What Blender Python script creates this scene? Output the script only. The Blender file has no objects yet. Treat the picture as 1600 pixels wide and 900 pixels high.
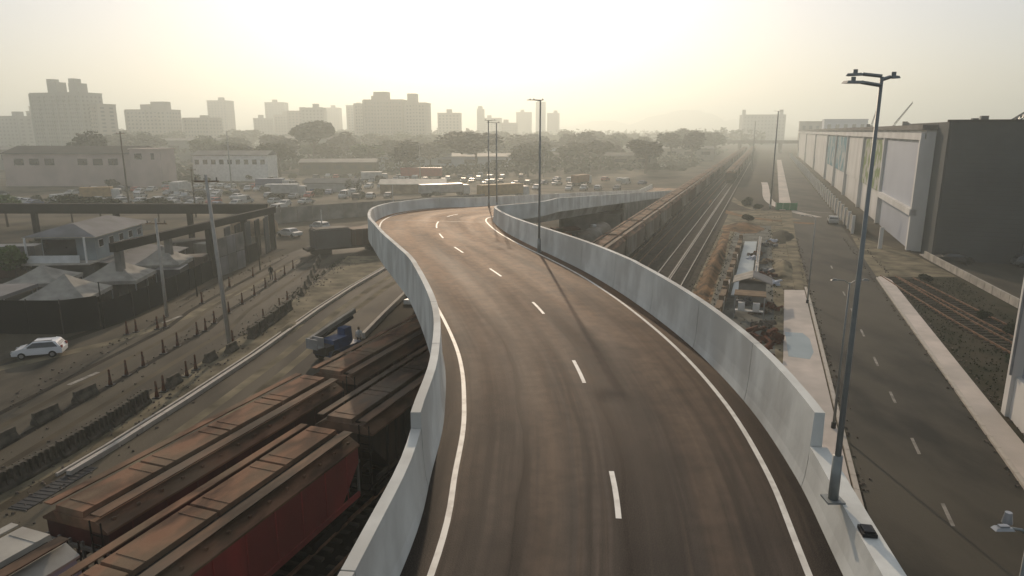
import bpy, math, random
from mathutils import Vector
random.seed(7)
R = math.radians
scene = bpy.context.scene
col = scene.collection

# ------------------------------------------------------------------ camera, world, sun, exposure
cam_d = bpy.data.cameras.new('camera')
cam_d.sensor_width = 36.0
cam_d.lens = 24.0
cam_d.clip_start = 0.1
cam_d.clip_end = 12000
cam = bpy.data.objects.new('camera', cam_d)
col.objects.link(cam)
cam.location = (0, 0, 17)
cam.rotation_euler = (R(90) - math.atan(245 / 1067), 0, 0)
scene.camera = cam

SUN_EL, SUN_AZ = 21.0, -3.5          # azimuth measured from +Y, clockwise
world = bpy.data.worlds.new('World')
scene.world = world
world.use_nodes = True
wn, wl = world.node_tree.nodes, world.node_tree.links
bg = wn['Background']
sky = wn.new('ShaderNodeTexSky')
sky.sky_type = 'NISHITA'
sky.sun_disc = False
sky.sun_elevation = R(SUN_EL)
sky.sun_rotation = R(SUN_AZ)
sky.air_density = 1.0
sky.dust_density = 1.6
sky.ozone_density = 0.6
tint = wn.new('ShaderNodeMix'); tint.data_type = 'RGBA'; tint.blend_type = 'MULTIPLY'; tint.inputs[0].default_value = 1
tint.inputs[7].default_value = (0.98, 0.98, 1.24, 1)
wl.new(sky.outputs[0], tint.inputs[6]); wl.new(tint.outputs[2], bg.inputs['Color'])
bg.inputs['Strength'].default_value = 0.062
veil = wn.new('ShaderNodeBackground')            # even dusty haze of the whole sky added to the clear sky
veil.inputs['Color'].default_value = (0.775, 0.79, 0.73, 1)
veil.inputs['Strength'].default_value = 0.46
add = wn.new('ShaderNodeAddShader')
wl.new(bg.outputs[0], add.inputs[0]); wl.new(veil.outputs[0], add.inputs[1]); wl.new(add.outputs[0], wn['World Output'].inputs['Surface'])

sun_d = bpy.data.lights.new('sun', 'SUN')
sun_d.energy = 4.2
sun_d.angle = R(0.8)
sun_d.color = (1.0, 0.78, 0.56)
sun = bpy.data.objects.new('sun', sun_d)
col.objects.link(sun)
e, a = R(SUN_EL), R(SUN_AZ)
sdir = Vector((math.sin(a) * math.cos(e), math.cos(a) * math.cos(e), math.sin(e)))
sun.rotation_euler = sdir.to_track_quat('Z', 'Y').to_euler()
sun.location = (0, 300, 200)

scene.view_settings.view_transform = 'Standard'
scene.view_settings.look = 'None'
scene.view_settings.gamma = 1.0
scene.view_settings.exposure = -0.3
scene.cycles.volume_bounces = 2

# ------------------------------------------------------------------ geometry of the place
TA = R(20.07)                         # heading of the railway
TD = Vector((math.sin(TA), math.cos(TA), 0))
TN = Vector((math.cos(TA), -math.sin(TA), 0))
K = math.tan(TA)
TROT = R(90) - TA                     # rotation putting local +x along the railway
def tk(x0, Y, z=0.0):
    return Vector((x0 + K * Y, Y, z))

# ------------------------------------------------------------------ helpers
def tag(o, label=None, cat=None, group=None, kind=None):
    if label: o['label'] = label
    if cat: o['category'] = cat
    if group: o['group'] = group
    if kind: o['kind'] = kind
    return o

def empty(name, loc=(0, 0, 0), rz=0.0, label=None, cat=None, group=None):
    o = bpy.data.objects.new(name, None)
    o.empty_display_size = 0.3
    col.objects.link(o)
    o.location = loc
    o.rotation_euler = (0, 0, rz)
    return tag(o, label, cat, group)

class MB:
    def __init__(s): s.v, s.f, s.uv = [], [], None
    def quad(s, *p):
        n = len(s.v); s.v += [tuple(q) for q in p]; s.f.append(tuple(range(n, n + len(p))))
        return s
    def hexa(s, p):                   # 8 points: bottom ring then top ring
        n = len(s.v); s.v += [tuple(q) for q in p]
        for f in ((3, 2, 1, 0), (4, 5, 6, 7), (0, 1, 5, 4), (1, 2, 6, 5), (2, 3, 7, 6), (3, 0, 4, 7)):
            s.f.append(tuple(n + i for i in f))
        return s
    def box(s, cx, cy, cz, sx, sy, sz, rz=0.0, taper=1.0, ry=0.0):
        hx, hy, hz = sx / 2, sy / 2, sz / 2
        c, d = math.cos(rz), math.sin(rz); c2, d2 = math.cos(ry), math.sin(ry)
        ps = []
        for z, t in ((-hz, 1), (hz, taper)):
            for x, y in ((-hx, -hy), (hx, -hy), (hx, hy), (-hx, hy)):
                x, y = x * t, y * t
                X, Z = x * c2 + z * d2, -x * d2 + z * c2
                ps.append((cx + X * c - y * d, cy + X * d + y * c, cz + Z))
        return s.hexa(ps)
    def prism(s, poly, z0, z1):       # plan polygon (counter-clockwise)
        n = len(s.v); m = len(poly)
        s.v += [(p[0], p[1], z0) for p in poly] + [(p[0], p[1], z1) for p in poly]
        s.f.append(tuple(range(n + m - 1, n - 1, -1))); s.f.append(tuple(range(n + m, n + 2 * m)))
        for i in range(m):
            j = (i + 1) % m; s.f.append((n + i, n + j, n + m + j, n + m + i))
        return s
    def profx(s, poly, x0, x1, t0=1.0):     # polygon in (y, z) swept along x
        n = len(s.v); m = len(poly)
        s.v += [(x0, p[0], p[1]) for p in poly] + [(x1, p[0], p[1]) for p in poly]
        s.f.append(tuple(range(n, n + m))); s.f.append(tuple(range(n + 2 * m - 1, n + m - 1, -1)))
        for i in range(m):
            j = (i + 1) % m; s.f.append((n + j, n + i, n + m + i, n + m + j))
        return s
    def tube(s, path, rad, n=8, cap=True):
        path = [Vector(p) for p in path]
        rad = rad if isinstance(rad, (list, tuple)) else [rad] * len(path)
        b = len(s.v)
        for i, p in enumerate(path):
            d = (path[min(i + 1, len(path) - 1)] - path[max(i - 1, 0)]).normalized()
            u = d.cross(Vector((0, 0, 1)) if abs(d.z) < 0.9 else Vector((1, 0, 0))).normalized(); w = d.cross(u)
            for k in range(n):
                t = 2 * math.pi * k / n
                s.v.append(tuple(p + (u * math.cos(t) + w * math.sin(t)) * rad[i]))
        for i in range(len(path) - 1):
            for k in range(n):
                k2 = (k + 1) % n
                s.f.append((b + i * n + k, b + i * n + k2, b + (i + 1) * n + k2, b + (i + 1) * n + k))
        if cap:
            s.f.append(tuple(b + n - 1 - k for k in range(n))); m = b + (len(path) - 1) * n
            s.f.append(tuple(m + k for k in range(n)))
        return s
    def strip(s, A, B):               # two polylines -> sheet
        n = len(s.v); m = len(A)
        s.v += [tuple(p) for p in A] + [tuple(p) for p in B]
        for i in range(m - 1): s.f.append((n + i, n + m + i, n + m + i + 1, n + i + 1))
        return s
    def build(s, name, m, parent=None, smooth=False):
        me = bpy.data.meshes.new(name)
        me.from_pydata(s.v, [], s.f)
        me.materials.append(m)
        if s.uv:
            l = me.uv_layers.new(name='along')
            for lp in me.loops: l.data[lp.index].uv = s.uv[lp.vertex_index]
        if smooth:
            me.polygons.foreach_set('use_smooth', [True] * len(me.polygons))
        me.update()
        o = bpy.data.objects.new(name, me)
        col.objects.link(o)
        o.parent = parent
        return o

def inst(src, parent=None, loc=None, rz=None):
    c = src.copy(); col.objects.link(c); c.parent = parent
    if loc is not None: c.location = loc
    if rz is not None: c.rotation_euler = (0, 0, rz)
    return c
def copy_tree(o, parent=None):
    c = o.copy(); col.objects.link(c); c.parent = parent
    for ch in list(o.children): copy_tree(ch, c)
    return c
def kill(o):
    for ch in list(o.children): kill(ch)
    bpy.data.objects.remove(o, do_unlink=True)

def mat(name, c, c2=None, scale=1.0, rough=0.8, metal=0.0, bump=0.0, bscale=None, detail=6, spec=0.4,
        stretch=(1, 1, 1), lo=0.35, hi=0.65, c3=None, s3=0.1, amt3=0.6, uv=False, wave=None, alpha=None):
    m = bpy.data.materials.new(name); m.use_nodes = True
    n, l = m.node_tree.nodes, m.node_tree.links
    b = n['Principled BSDF']
    b.inputs['Roughness'].default_value = rough; b.inputs['Metallic'].default_value = metal
    b.inputs['Specular IOR Level'].default_value = min(spec, 0.08) if rough >= 0.7 else spec
    tc = n.new('ShaderNodeTexCoord'); mp = n.new('ShaderNodeMapping')
    mp.inputs['Scale'].default_value = stretch
    l.new(tc.outputs['UV' if uv else 'Object'], mp.inputs[0])
    def noise(sc, lo_, hi_, det=detail):
        t = n.new('ShaderNodeTexNoise'); t.inputs['Scale'].default_value = sc; t.inputs['Detail'].default_value = det
        l.new(mp.outputs[0], t.inputs['Vector'])
        r = n.new('ShaderNodeMapRange'); r.inputs[1].default_value = lo_; r.inputs[2].default_value = hi_
        l.new(t.outputs['Fac'], r.inputs[0]); return r.outputs[0], t
    def mix(f, A, B):
        x = n.new('ShaderNodeMix'); x.data_type = 'RGBA'
        l.new(f, x.inputs[0])
        for i, q in ((6, A), (7, B)):
            if isinstance(q, tuple): x.inputs[i].default_value = (*q, 1)
            else: l.new(q, x.inputs[i])
        return x.outputs[2]
    if c2 is None: c2 = tuple(q * 0.75 for q in c)
    f, t = noise(scale, lo, hi)
    o = mix(f, c, c2)
    if c3:
        f3, _ = noise(s3, 0.45, 0.6)
        mu = n.new('ShaderNodeMath'); mu.operation = 'MULTIPLY'; mu.inputs[1].default_value = amt3; l.new(f3, mu.inputs[0])
        o = mix(mu.outputs[0], o, c3)
    if wave:
        wsc, wcol, wdir, wamt = wave
        w = n.new('ShaderNodeTexWave'); w.bands_direction = wdir; w.inputs['Scale'].default_value = wsc
        w.inputs['Distortion'].default_value = 0.0
        l.new(mp.outputs[0], w.inputs['Vector'])
        mr = n.new('ShaderNodeMapRange'); mr.inputs[1].default_value = 0.75; mr.inputs[2].default_value = 1.0; mr.inputs[4].default_value = wamt
        l.new(w.outputs['Fac'], mr.inputs[0]); o = mix(mr.outputs[0], o, wcol)
    if 'foliage' in name:
        oi = n.new('ShaderNodeObjectInfo'); rm = n.new('ShaderNodeMapRange'); rm.inputs[3].default_value = 0.55; rm.inputs[4].default_value = 1.5
        l.new(oi.outputs['Random'], rm.inputs[0]); hs = n.new('ShaderNodeHueSaturation'); l.new(rm.outputs[0], hs.inputs['Value']); l.new(o, hs.inputs['Color'])
        rh = n.new('ShaderNodeMapRange'); rh.inputs[3].default_value = 0.47; rh.inputs[4].default_value = 0.54; l.new(oi.outputs['Random'], rh.inputs[0]); l.new(rh.outputs[0], hs.inputs['Hue']); o = hs.outputs[0]
    l.new(o, b.inputs['Base Color'])
    if bump:
        bt = n.new('ShaderNodeTexNoise'); bt.inputs['Scale'].default_value = bscale or scale * 4; bt.inputs['Detail'].default_value = 5
        l.new(mp.outputs[0], bt.inputs['Vector'])
        bp = n.new('ShaderNodeBump'); bp.inputs['Strength'].default_value = bump; bp.inputs['Distance'].default_value = 0.05
        l.new(bt.outputs['Fac'], bp.inputs['Height']); l.new(bp.outputs[0], b.inputs['Normal'])
    return m

M = {}
M['ground'] = mat('ground_soil', (0.0574, 0.0470, 0.0319), (0.0125, 0.0118, 0.0074), 0.09, 0.95, bump=0.4, bscale=1.5, c3=(0.0847, 0.0706, 0.0492), s3=0.03, detail=9, lo=0.4, hi=0.6)
M['yard'] = mat('yard_dirt', (0.0847, 0.0682, 0.0451), (0.0195, 0.0162, 0.0109), 0.12, 0.9, bump=0.3, bscale=1.0, detail=9, c3=(0.1296, 0.1070, 0.0710), s3=0.05, lo=0.4, hi=0.6)
M['roadL'] = mat('dusty_asphalt', (0.0801, 0.0684, 0.0495), (0.0232, 0.0207, 0.0161), 0.35, 0.75, bump=0.25, bscale=12, detail=10, c3=(0.1236, 0.1048, 0.0726), s3=0.07, stretch=(1, 0.35, 1), lo=0.4, hi=0.6)
M['street'] = mat('street_asphalt', (0.0657, 0.0594, 0.0468), (0.0290, 0.0276, 0.0235), 0.3, 0.7, bump=0.2, bscale=14, detail=10, c3=(0.0925, 0.0821, 0.0617), s3=0.06, stretch=(1, 0.4, 1), lo=0.4, hi=0.6)
M['ballast'] = mat('dark_ballast', (0.0312, 0.0258, 0.0195), (0.0150, 0.0135, 0.0108), 0.8, 0.95, bump=0.9, bscale=7, detail=9, c3=(0.0467, 0.0365, 0.0256), s3=0.08)
M['dirt'] = mat('brown_dirt', (0.2407, 0.1347, 0.0631), (0.0519, 0.0331, 0.0175), 0.5, 0.95, bump=0.8, bscale=2.5, detail=8)
M['sand'] = mat('pale_sandy_dirt', (0.2255, 0.1932, 0.1285), (0.0706, 0.0612, 0.0406), 0.4, 0.95, bump=0.5, bscale=3, detail=9)
M['sitegrey'] = mat('grey_site_ground', (0.15, 0.15, 0.13), (0.075, 0.077, 0.068), 0.4, 0.9, bump=0.4, bscale=3, detail=9, lo=0.4, hi=0.6)
M['weeds'] = mat('weedy_gravel', (0.0451, 0.0380, 0.0252), (0.0191, 0.0210, 0.0105), 0.35, 0.95, bump=0.8, bscale=3, detail=9)
M['pave'] = mat('beige_concrete_pavement', (0.60, 0.53, 0.47), (0.47, 0.42, 0.37), 0.5, 0.85, bump=0.15, bscale=10, c3=(0.36, 0.34, 0.31), s3=0.12, amt3=0.5, detail=9)
M['wet'] = mat('damp_concrete', (0.25, 0.31, 0.33), (0.21, 0.27, 0.29), 0.5, 0.45)
M['kerb'] = mat('kerb_concrete', (0.50, 0.46, 0.40), (0.34, 0.31, 0.27), 0.8, 0.85, detail=8)
M['paint'] = mat('white_road_paint', (0.72, 0.71, 0.66), (0.48, 0.46, 0.42), 2.5, 0.6, lo=0.45, hi=0.75, detail=9)
M['paintL'] = mat('worn_road_paint', (0.34, 0.32, 0.28), (0.16, 0.15, 0.13), 1.5, 0.7, detail=9)
M['conc'] = mat('parapet_concrete', (0.68, 0.69, 0.65), (0.54, 0.545, 0.51), 0.7, 0.75, bump=0.12, bscale=6, detail=9, c3=(0.42, 0.41, 0.375), s3=0.35, amt3=0.6, stretch=(1, 1, 0.6), wave=None)
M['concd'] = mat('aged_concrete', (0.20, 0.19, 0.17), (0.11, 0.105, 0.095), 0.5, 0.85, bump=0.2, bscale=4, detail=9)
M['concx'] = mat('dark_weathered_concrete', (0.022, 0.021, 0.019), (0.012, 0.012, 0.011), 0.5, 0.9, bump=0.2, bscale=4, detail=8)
M['pole'] = mat('painted_steel_pole', (0.25, 0.265, 0.25), (0.19, 0.20, 0.195), 2, 0.5, metal=0.2)
M['black'] = mat('black_metal', (0.018, 0.018, 0.018), (0.012, 0.012, 0.012), 2, 0.6)
M['white'] = mat('white_paint', (0.68, 0.68, 0.66), (0.55, 0.55, 0.53), 1.5, 0.35)
M['carwhite'] = mat('white_car_paint', (0.72, 0.73, 0.74), (0.70, 0.71, 0.72), 1.5, 0.25, spec=0.6)
M['glass'] = mat('dark_glass', (0.018, 0.022, 0.026), (0.014, 0.016, 0.02), 1, 0.12, spec=0.6)
M['tyre'] = mat('tyre_rubber', (0.014, 0.014, 0.014), None, 2, 0.85)
M['rim'] = mat('wheel_rim', (0.35, 0.35, 0.35), None, 2, 0.4, metal=0.7)
M['rail'] = mat('worn_steel_rail', (0.32, 0.29, 0.25), (0.20, 0.17, 0.14), 2, 0.38, metal=0.8)
M['rustrail'] = mat('rusty_rail', (0.2470, 0.1425, 0.0855), (0.1190, 0.0765, 0.0510), 2, 0.7)
M['sleeper'] = mat('sleeper', (0.075, 0.062, 0.05), (0.04, 0.035, 0.03), 1.0, 0.9)
M['polec'] = mat('pale_concrete_pole', (0.42, 0.40, 0.36), (0.33, 0.31, 0.28), 1.5, 0.85)
M['roofrust'] = mat('rusty_wagon_roof', (0.23, 0.130, 0.082), (0.085, 0.052, 0.036), 0.9, 0.82, bump=0.45, bscale=9, detail=12, c3=(0.2400, 0.1800, 0.1200), s3=0.45, stretch=(0.5, 1.3, 1), lo=0.42, hi=0.58)
M['rooftop2'] = mat('dusty_wagon_roof', (0.1800, 0.1140, 0.0744), (0.0450, 0.0312, 0.0228), 0.8, 0.7, detail=10, c3=(0.1980, 0.1595, 0.1210), s3=0.4, stretch=(0.5, 1.3, 1), lo=0.42, hi=0.58)
M['roofpale'] = mat('pale_wagon_roof', (0.40, 0.38, 0.33), (0.28, 0.26, 0.22), 0.7, 0.6, detail=9)
M['sidemaroon'] = mat('dark_maroon_wagon_side', (0.085, 0.020, 0.018), (0.032, 0.014, 0.012), 0.7, 0.6, detail=9, stretch=(1, 1, 0.3))
M['sidered'] = mat('red_wagon_side', (0.38, 0.060, 0.055), (0.24, 0.050, 0.045), 0.6, 0.55, detail=9, c3=(0.16, 0.04, 0.035), s3=0.35, stretch=(1, 1, 0.4))
M['sidegrey'] = mat('dark_grey_wagon_side', (0.055, 0.053, 0.046), (0.03, 0.03, 0.028), 0.7, 0.7, detail=9, c3=(0.095, 0.07, 0.05), s3=0.4, stretch=(1, 1, 0.3))
M['sidepale'] = mat('pale_grey_wagon_side', (0.20, 0.19, 0.165), (0.11, 0.10, 0.085), 0.7, 0.7, detail=9, c3=(0.10, 0.065, 0.045), s3=0.5, stretch=(1, 1, 0.3))
M['sidebrown'] = mat('brown_wagon_side', (0.105, 0.055, 0.036), (0.055, 0.035, 0.026), 0.7, 0.7, detail=9, stretch=(1, 1, 0.3))
M['under'] = mat('wagon_underframe', (0.022, 0.019, 0.017), None, 1, 0.85)
M['blockc'] = mat('dirty_barrier_concrete', (0.115, 0.10, 0.078), (0.055, 0.05, 0.04), 2.2, 0.9, bump=0.3, detail=8)
M['cone'] = mat('bollard_dark_orange', (0.14, 0.045, 0.022), (0.05, 0.03, 0.022), 4, 0.8)
M['foliage'] = mat('tree_foliage', (0.0360, 0.0432, 0.0180), (0.0180, 0.0252, 0.0108), 0.35, 0.8, spec=0.2)
M['foliage2'] = mat('bright_foliage', (0.0713, 0.0863, 0.0263), (0.0350, 0.0490, 0.0140), 0.5, 0.8, spec=0.2)
M['bark'] = mat('bark', (0.075, 0.06, 0.045), None, 2, 0.9)
M['darkfab'] = mat('black_site_netting', (0.007, 0.008, 0.010), (0.004, 0.005, 0.006), 0.5, 0.8)
M['tent'] = mat('canvas_tent', (0.33, 0.31, 0.27), (0.20, 0.19, 0.17), 0.8, 0.8)
M['greyroof'] = mat('grey_fibre_roof', (0.20, 0.195, 0.195), (0.15, 0.145, 0.14), 0.5, 0.8, detail=8, wave=(1.6, (0.12, 0.12, 0.12), 'X', 0.5))
M['housewall'] = mat('pale_blue_house_wall', (0.30, 0.34, 0.35), (0.21, 0.235, 0.24), 0.4, 0.8, detail=8)
M['blue'] = mat('blue_machine_paint', (0.015, 0.065, 0.19), (0.012, 0.04, 0.12), 2, 0.45)
M['red'] = mat('red_paint', (0.30, 0.045, 0.03), None, 1, 0.5)
M['orange'] = mat('orange_paint', (0.42, 0.17, 0.05), None, 1, 0.6)
M['silver'] = mat('silver_paint', (0.36, 0.37, 0.38), None, 1, 0.3, metal=0.4)
M['dullwhite'] = mat('dull_white_paint', (0.42, 0.42, 0.41), (0.30, 0.30, 0.29), 1, 0.5)
M['dimorange'] = mat('faded_orange_paint', (0.22, 0.11, 0.055), None, 1, 0.7)
M['greyp'] = mat('dark_grey_paint', (0.06, 0.062, 0.067), None, 1, 0.35)
M['bluep'] = mat('blue_paint', (0.03, 0.06, 0.14), None, 1, 0.4)
M['ochre'] = mat('ochre_tarpaulin', (0.34, 0.22, 0.10), (0.24, 0.16, 0.08), 1, 0.7)
M['shutterdark'] = mat('dark_cladding', (0.066, 0.074, 0.076), (0.046, 0.052, 0.054), 0.12, 0.7, detail=6)
M['whwall'] = mat('white_warehouse_wall', (0.68, 0.67, 0.64), (0.54, 0.53, 0.50), 0.25, 0.7, detail=8, stretch=(1, 1, 0.3))
M['bluepanel'] = mat('blue_grey_panel', (0.40, 0.43, 0.49), (0.36, 0.39, 0.45), 0.15, 0.55)
M['murg'] = mat('mural_green', (0.16, 0.22, 0.08), (0.40, 0.40, 0.36), 0.35, 0.7, lo=0.47, hi=0.53)
M['murb'] = mat('mural_blue', (0.06, 0.20, 0.26), (0.34, 0.38, 0.38), 0.25, 0.7, lo=0.47, hi=0.53)
M['green'] = mat('green_hoarding', (0.05, 0.24, 0.12), None, 0.8, 0.7)
M['towerA'] = mat('tower_render', (0.26, 0.27, 0.25), (0.21, 0.22, 0.205), 0.05, 0.85)
M['towerB'] = mat('tower_cream', (0.34, 0.315, 0.27), (0.27, 0.25, 0.215), 0.05, 0.85)
M['towerC'] = mat('tower_pink_brown', (0.27, 0.235, 0.21), (0.21, 0.185, 0.165), 0.05, 0.85)
M['farglass'] = mat('far_window_glass', (0.10, 0.105, 0.105), None, 1, 0.4)
M['pinkwall'] = mat('pinkish_factory_wall', (0.46, 0.37, 0.335), (0.36, 0.295, 0.27), 0.2, 0.85)
M['roofdark'] = mat('dark_roof', (0.055, 0.05, 0.046), (0.035, 0.033, 0.031), 0.3, 0.85)
M['roofmid'] = mat('weathered_metal_roof', (0.17, 0.165, 0.155), (0.105, 0.10, 0.095), 0.2, 0.7)
M['hill'] = mat('hill_green', (0.06, 0.07, 0.045), (0.045, 0.05, 0.035), 0.01, 0.9)
M['wood'] = mat('weathered_wood', (0.24, 0.175, 0.11), (0.13, 0.09, 0.06), 1.0, 0.85)
M['rubble'] = mat('rubble', (0.16, 0.135, 0.11), (0.06, 0.05, 0.042), 1.5, 0.9)
M['rustjunk'] = mat('rusty_scrap', (0.13, 0.045, 0.025), (0.05, 0.025, 0.018), 1.5, 0.85)

# ------------------------------------------------------------------ asphalt of the viaduct (streaks follow the lanes through uv)
def deck_material():
    m = bpy.data.materials.new('viaduct_asphalt'); m.use_nodes = True
    n, l = m.node_tree.nodes, m.node_tree.links; b = n['Principled BSDF']
    b.inputs['Specular IOR Level'].default_value = 0.10
    uv = n.new('ShaderNodeTexCoord')
    def N(scale, st, lo, hi, det=8, src='UV'):
        mp = n.new('ShaderNodeMapping'); mp.inputs['Scale'].default_value = st; l.new(uv.outputs[src], mp.inputs[0])
        t = n.new('ShaderNodeTexNoise'); t.inputs['Scale'].default_value = scale; t.inputs['Detail'].default_value = det
        l.new(mp.outputs[0], t.inputs['Vector'])
        r = n.new('ShaderNodeMapRange'); r.inputs[1].default_value = lo; r.inputs[2].default_value = hi
        l.new(t.outputs['Fac'], r.inputs[0]); return r.outputs[0]
    def MX(f, A, B, mode='MIX'):
        x = n.new('ShaderNodeMix'); x.data_type = 'RGBA'; x.blend_type = mode
        if isinstance(f, float): x.inputs[0].default_value = f
        else: l.new(f, x.inputs[0])
        for i, q in ((6, A), (7, B)):
            if isinstance(q, tuple): x.inputs[i].default_value = (*q, 1)
            else: l.new(q, x.inputs[i])
        return x.outputs[2]
    def mul(f, k):
        x = n.new('ShaderNodeMath'); x.operation = 'MULTIPLY'; l.new(f, x.inputs[0])
        if isinstance(k, float): x.inputs[1].default_value = k
        else: l.new(k, x.inputs[1])
        return x.outputs[0]
    c = MX(N(1.6, (1, 0.035, 1), 0.38, 0.62, 12), (0.086, 0.070, 0.058), (0.038, 0.034, 0.031))
    c = MX(mul(N(0.22, (1, 0.2, 1), 0.42, 0.62), 0.7), c, (0.088, 0.064, 0.047))
    c = MX(mul(N(5.5, (1, 0.018, 1), 0.45, 0.62, 6), 0.55), c, (0.026, 0.021, 0.018))
    c = MX(mul(N(3.1, (1, 0.014, 1), 0.55, 0.68, 6), 0.45), c, (0.13, 0.095, 0.068))
    # wheel paths, seams and the unworn gutters, measured across the road; they wander slightly along it
    sx = n.new('ShaderNodeSeparateXYZ'); l.new(uv.outputs['UV'], sx.inputs[0])
    wob = n.new('ShaderNodeMath'); wob.operation = 'MULTIPLY_ADD'; l.new(N(0.13, (0, 1, 1), 0.0, 1.0, 3), wob.inputs[0]); wob.inputs[1].default_value = 0.9; l.new(sx.outputs[0], wob.inputs[2])
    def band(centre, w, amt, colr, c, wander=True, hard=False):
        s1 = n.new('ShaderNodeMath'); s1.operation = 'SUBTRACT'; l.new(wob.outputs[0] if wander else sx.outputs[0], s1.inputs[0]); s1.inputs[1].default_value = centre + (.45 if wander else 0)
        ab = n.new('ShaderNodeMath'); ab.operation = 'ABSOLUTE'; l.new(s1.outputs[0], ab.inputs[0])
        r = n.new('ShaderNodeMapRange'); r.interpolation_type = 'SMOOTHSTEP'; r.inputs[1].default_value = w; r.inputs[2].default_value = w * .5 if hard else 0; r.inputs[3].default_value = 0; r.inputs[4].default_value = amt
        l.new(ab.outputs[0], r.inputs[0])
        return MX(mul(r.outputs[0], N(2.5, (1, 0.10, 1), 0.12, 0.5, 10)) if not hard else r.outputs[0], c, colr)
    c = band(3.3, 0.7, 0.7, (0.125, 0.090, 0.064), c)
    c = band(7.4, 0.6, 0.6, (0.125, 0.090, 0.064), c)
    c = band(5.30, 0.22, 1.0, (0.008, 0.007, 0.006), c)
    c = band(5.35, 0.7, 1.0, (0.018, 0.015, 0.013), c)
    c = band(6.2, 0.30, 0.8, (0.028, 0.027, 0.023), c)
    c = band(5.9, 1.0, 0.5, (0.035, 0.030, 0.026), c)
    c = band(2.5, 0.22, 1.0, (0.022, 0.018, 0.015), c)
    c = band(2.45, 0.03, 0.9, (0.010, 0.009, 0.008), c, True, True)
    c = band(5.22, 0.075, 0.9, (0.012, 0.010, 0.009), c, True, True)
    c = band(8.2, 0.22, 0.9, (0.030, 0.026, 0.022), c)
    c = band(4.3, 0.16, 0.85, (0.030, 0.026, 0.022), c)
    c = band(1.5, 0.22, 0.6, (0.035, 0.028, 0.023), c)
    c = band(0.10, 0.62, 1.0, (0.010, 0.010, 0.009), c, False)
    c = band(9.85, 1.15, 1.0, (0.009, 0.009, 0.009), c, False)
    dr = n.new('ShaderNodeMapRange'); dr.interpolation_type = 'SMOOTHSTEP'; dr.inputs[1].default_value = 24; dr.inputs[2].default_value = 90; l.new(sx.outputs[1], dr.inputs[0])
    c = MX(mul(mul(dr.outputs[0], N(0.7, (1, 0.08, 1), 0.2, 0.6, 10)), 0.9), c, (0.44, 0.245, 0.13))  # orange dust growing towards the bend, with its golden sun sheen painted in
    c = MX(mul(N(2.2, (1, 1, 1), 0.4, 0.75, 12, 'Object'), 0.5), c, (0.035, 0.029, 0.024))
    c = MX(mul(N(38, (1, 1, 1), 0.45, 0.75, 3, 'Object'), 0.35), c, (0.16, 0.13, 0.10))
    c = MX(mul(N(0.35, (1, 1, 1), 0.52, 0.68, 6, 'Object'), 0.4), c, (0.030, 0.026, 0.023))
    l.new(c, b.inputs['Base Color'])
    rr = n.new('ShaderNodeMapRange'); rr.inputs[3].default_value = 0.68; rr.inputs[4].default_value = 0.80
    l.new(N(0.8, (1, 0.08, 1), 0.3, 0.7), rr.inputs[0]); l.new(rr.outputs[0], b.inputs['Roughness'])
    t = n.new('ShaderNodeTexNoise'); t.inputs['Scale'].default_value = 30; l.new(uv.outputs['Object'], t.inputs['Vector'])
    bp = n.new('ShaderNodeBump'); bp.inputs['Strength'].default_value = 0.5; bp.inputs['Distance'].default_value = 0.02
    l.new(t.outputs['Fac'], bp.inputs['Height']); l.new(bp.outputs[0], b.inputs['Normal'])
    return m
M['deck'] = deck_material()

# ------------------------------------------------------------------ ground sheets
def sheet(name, pts, z, m, kind='structure'):
    o = MB().quad(*[(p[0], p[1], z) for p in pts]).build(name, m)
    return tag(o, kind=kind)
MB().quad((-3400, -300, 0), (3400, -300, 0), (3400, 4200, 0), (-3400, 4200, 0)).build('ground', M['ground'])['kind'] = 'structure'
def polysheet(name, A, B, z, m):
    return tag(MB().strip([(p[0], p[1], z) for p in A], [(p[0], p[1], z) for p in B]).build(name, m), kind='structure')

polysheet('railway_ballast', [tk(-25.6, y) for y in (-60, 200, 900)], [tk(-6.9, y) for y in (-60, 200, 900)], 0.008, M['ballast'])
polysheet('railway_ballast', [tk(-7.2, y) for y in (150, 200, 640)], [tk(3.4, y) for y in (150, 200, 640)], 0.012, M['ballast'])
polysheet('yard_ground', [(-330, 120), (-330, 330)], [(-26, 120), (80, 330)], 0.004, M['yard'])
# road running beside the trains on the left, passing under the viaduct
RLa = [(-25.2, 22), (-22.4, 31.5), (-21.8, 34.7), (-20.9, 41), (-19.8, 50.3), (-18.7, 64.3), (-17.6, 74), (-15.8, 85.7), (-9, 112), (12, 175)]
RLb = [(-17.5, 22), (-13.9, 31.5), (-13.6, 34.7), (-13.2, 41), (-12.6, 50.3), (-11.9, 64.3), (-10.6, 74), (-8.0, 85.7), (-1.0, 112), (20, 175)]
polysheet('access_road', RLa, RLb, 0.016, M['roadL'])
# wide avenue with the cone rows
AVa = [(-60, -10), (-47, 25), (-39.0, 45), (-35.0, 62), (-33.5, 79), (-32.0, 94), (-29.0, 120), (-20, 160)]
AVb = [(-28, -10), (-25.3, 25), (-23.8, 45), (-22.6, 62), (-22.6, 79), (-23.0, 94), (-17.5, 120), (-6, 160)]
polysheet('avenue_asphalt', AVa, AVb, 0.012, M['roadL'])
polysheet('verge', [(p[0] + 0.02, p[1]) for p in AVb[1:6]], [(-24.6, 25), (-20.9, 45), (-19.2, 62), (-17.2, 79), (-14.6, 94)], 0.008, M['sand'])
polysheet('canopy_ground', [(-120, 64), (-120, 112)], [(-36.4, 66), (-33.5, 100)], 0.008, M['ballast'])
polysheet('left_forecourt', [(-120, 10), (-120, 62)], [(-41.5, 38), (-36, 62)], 0.005, M['roadL'])
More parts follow.
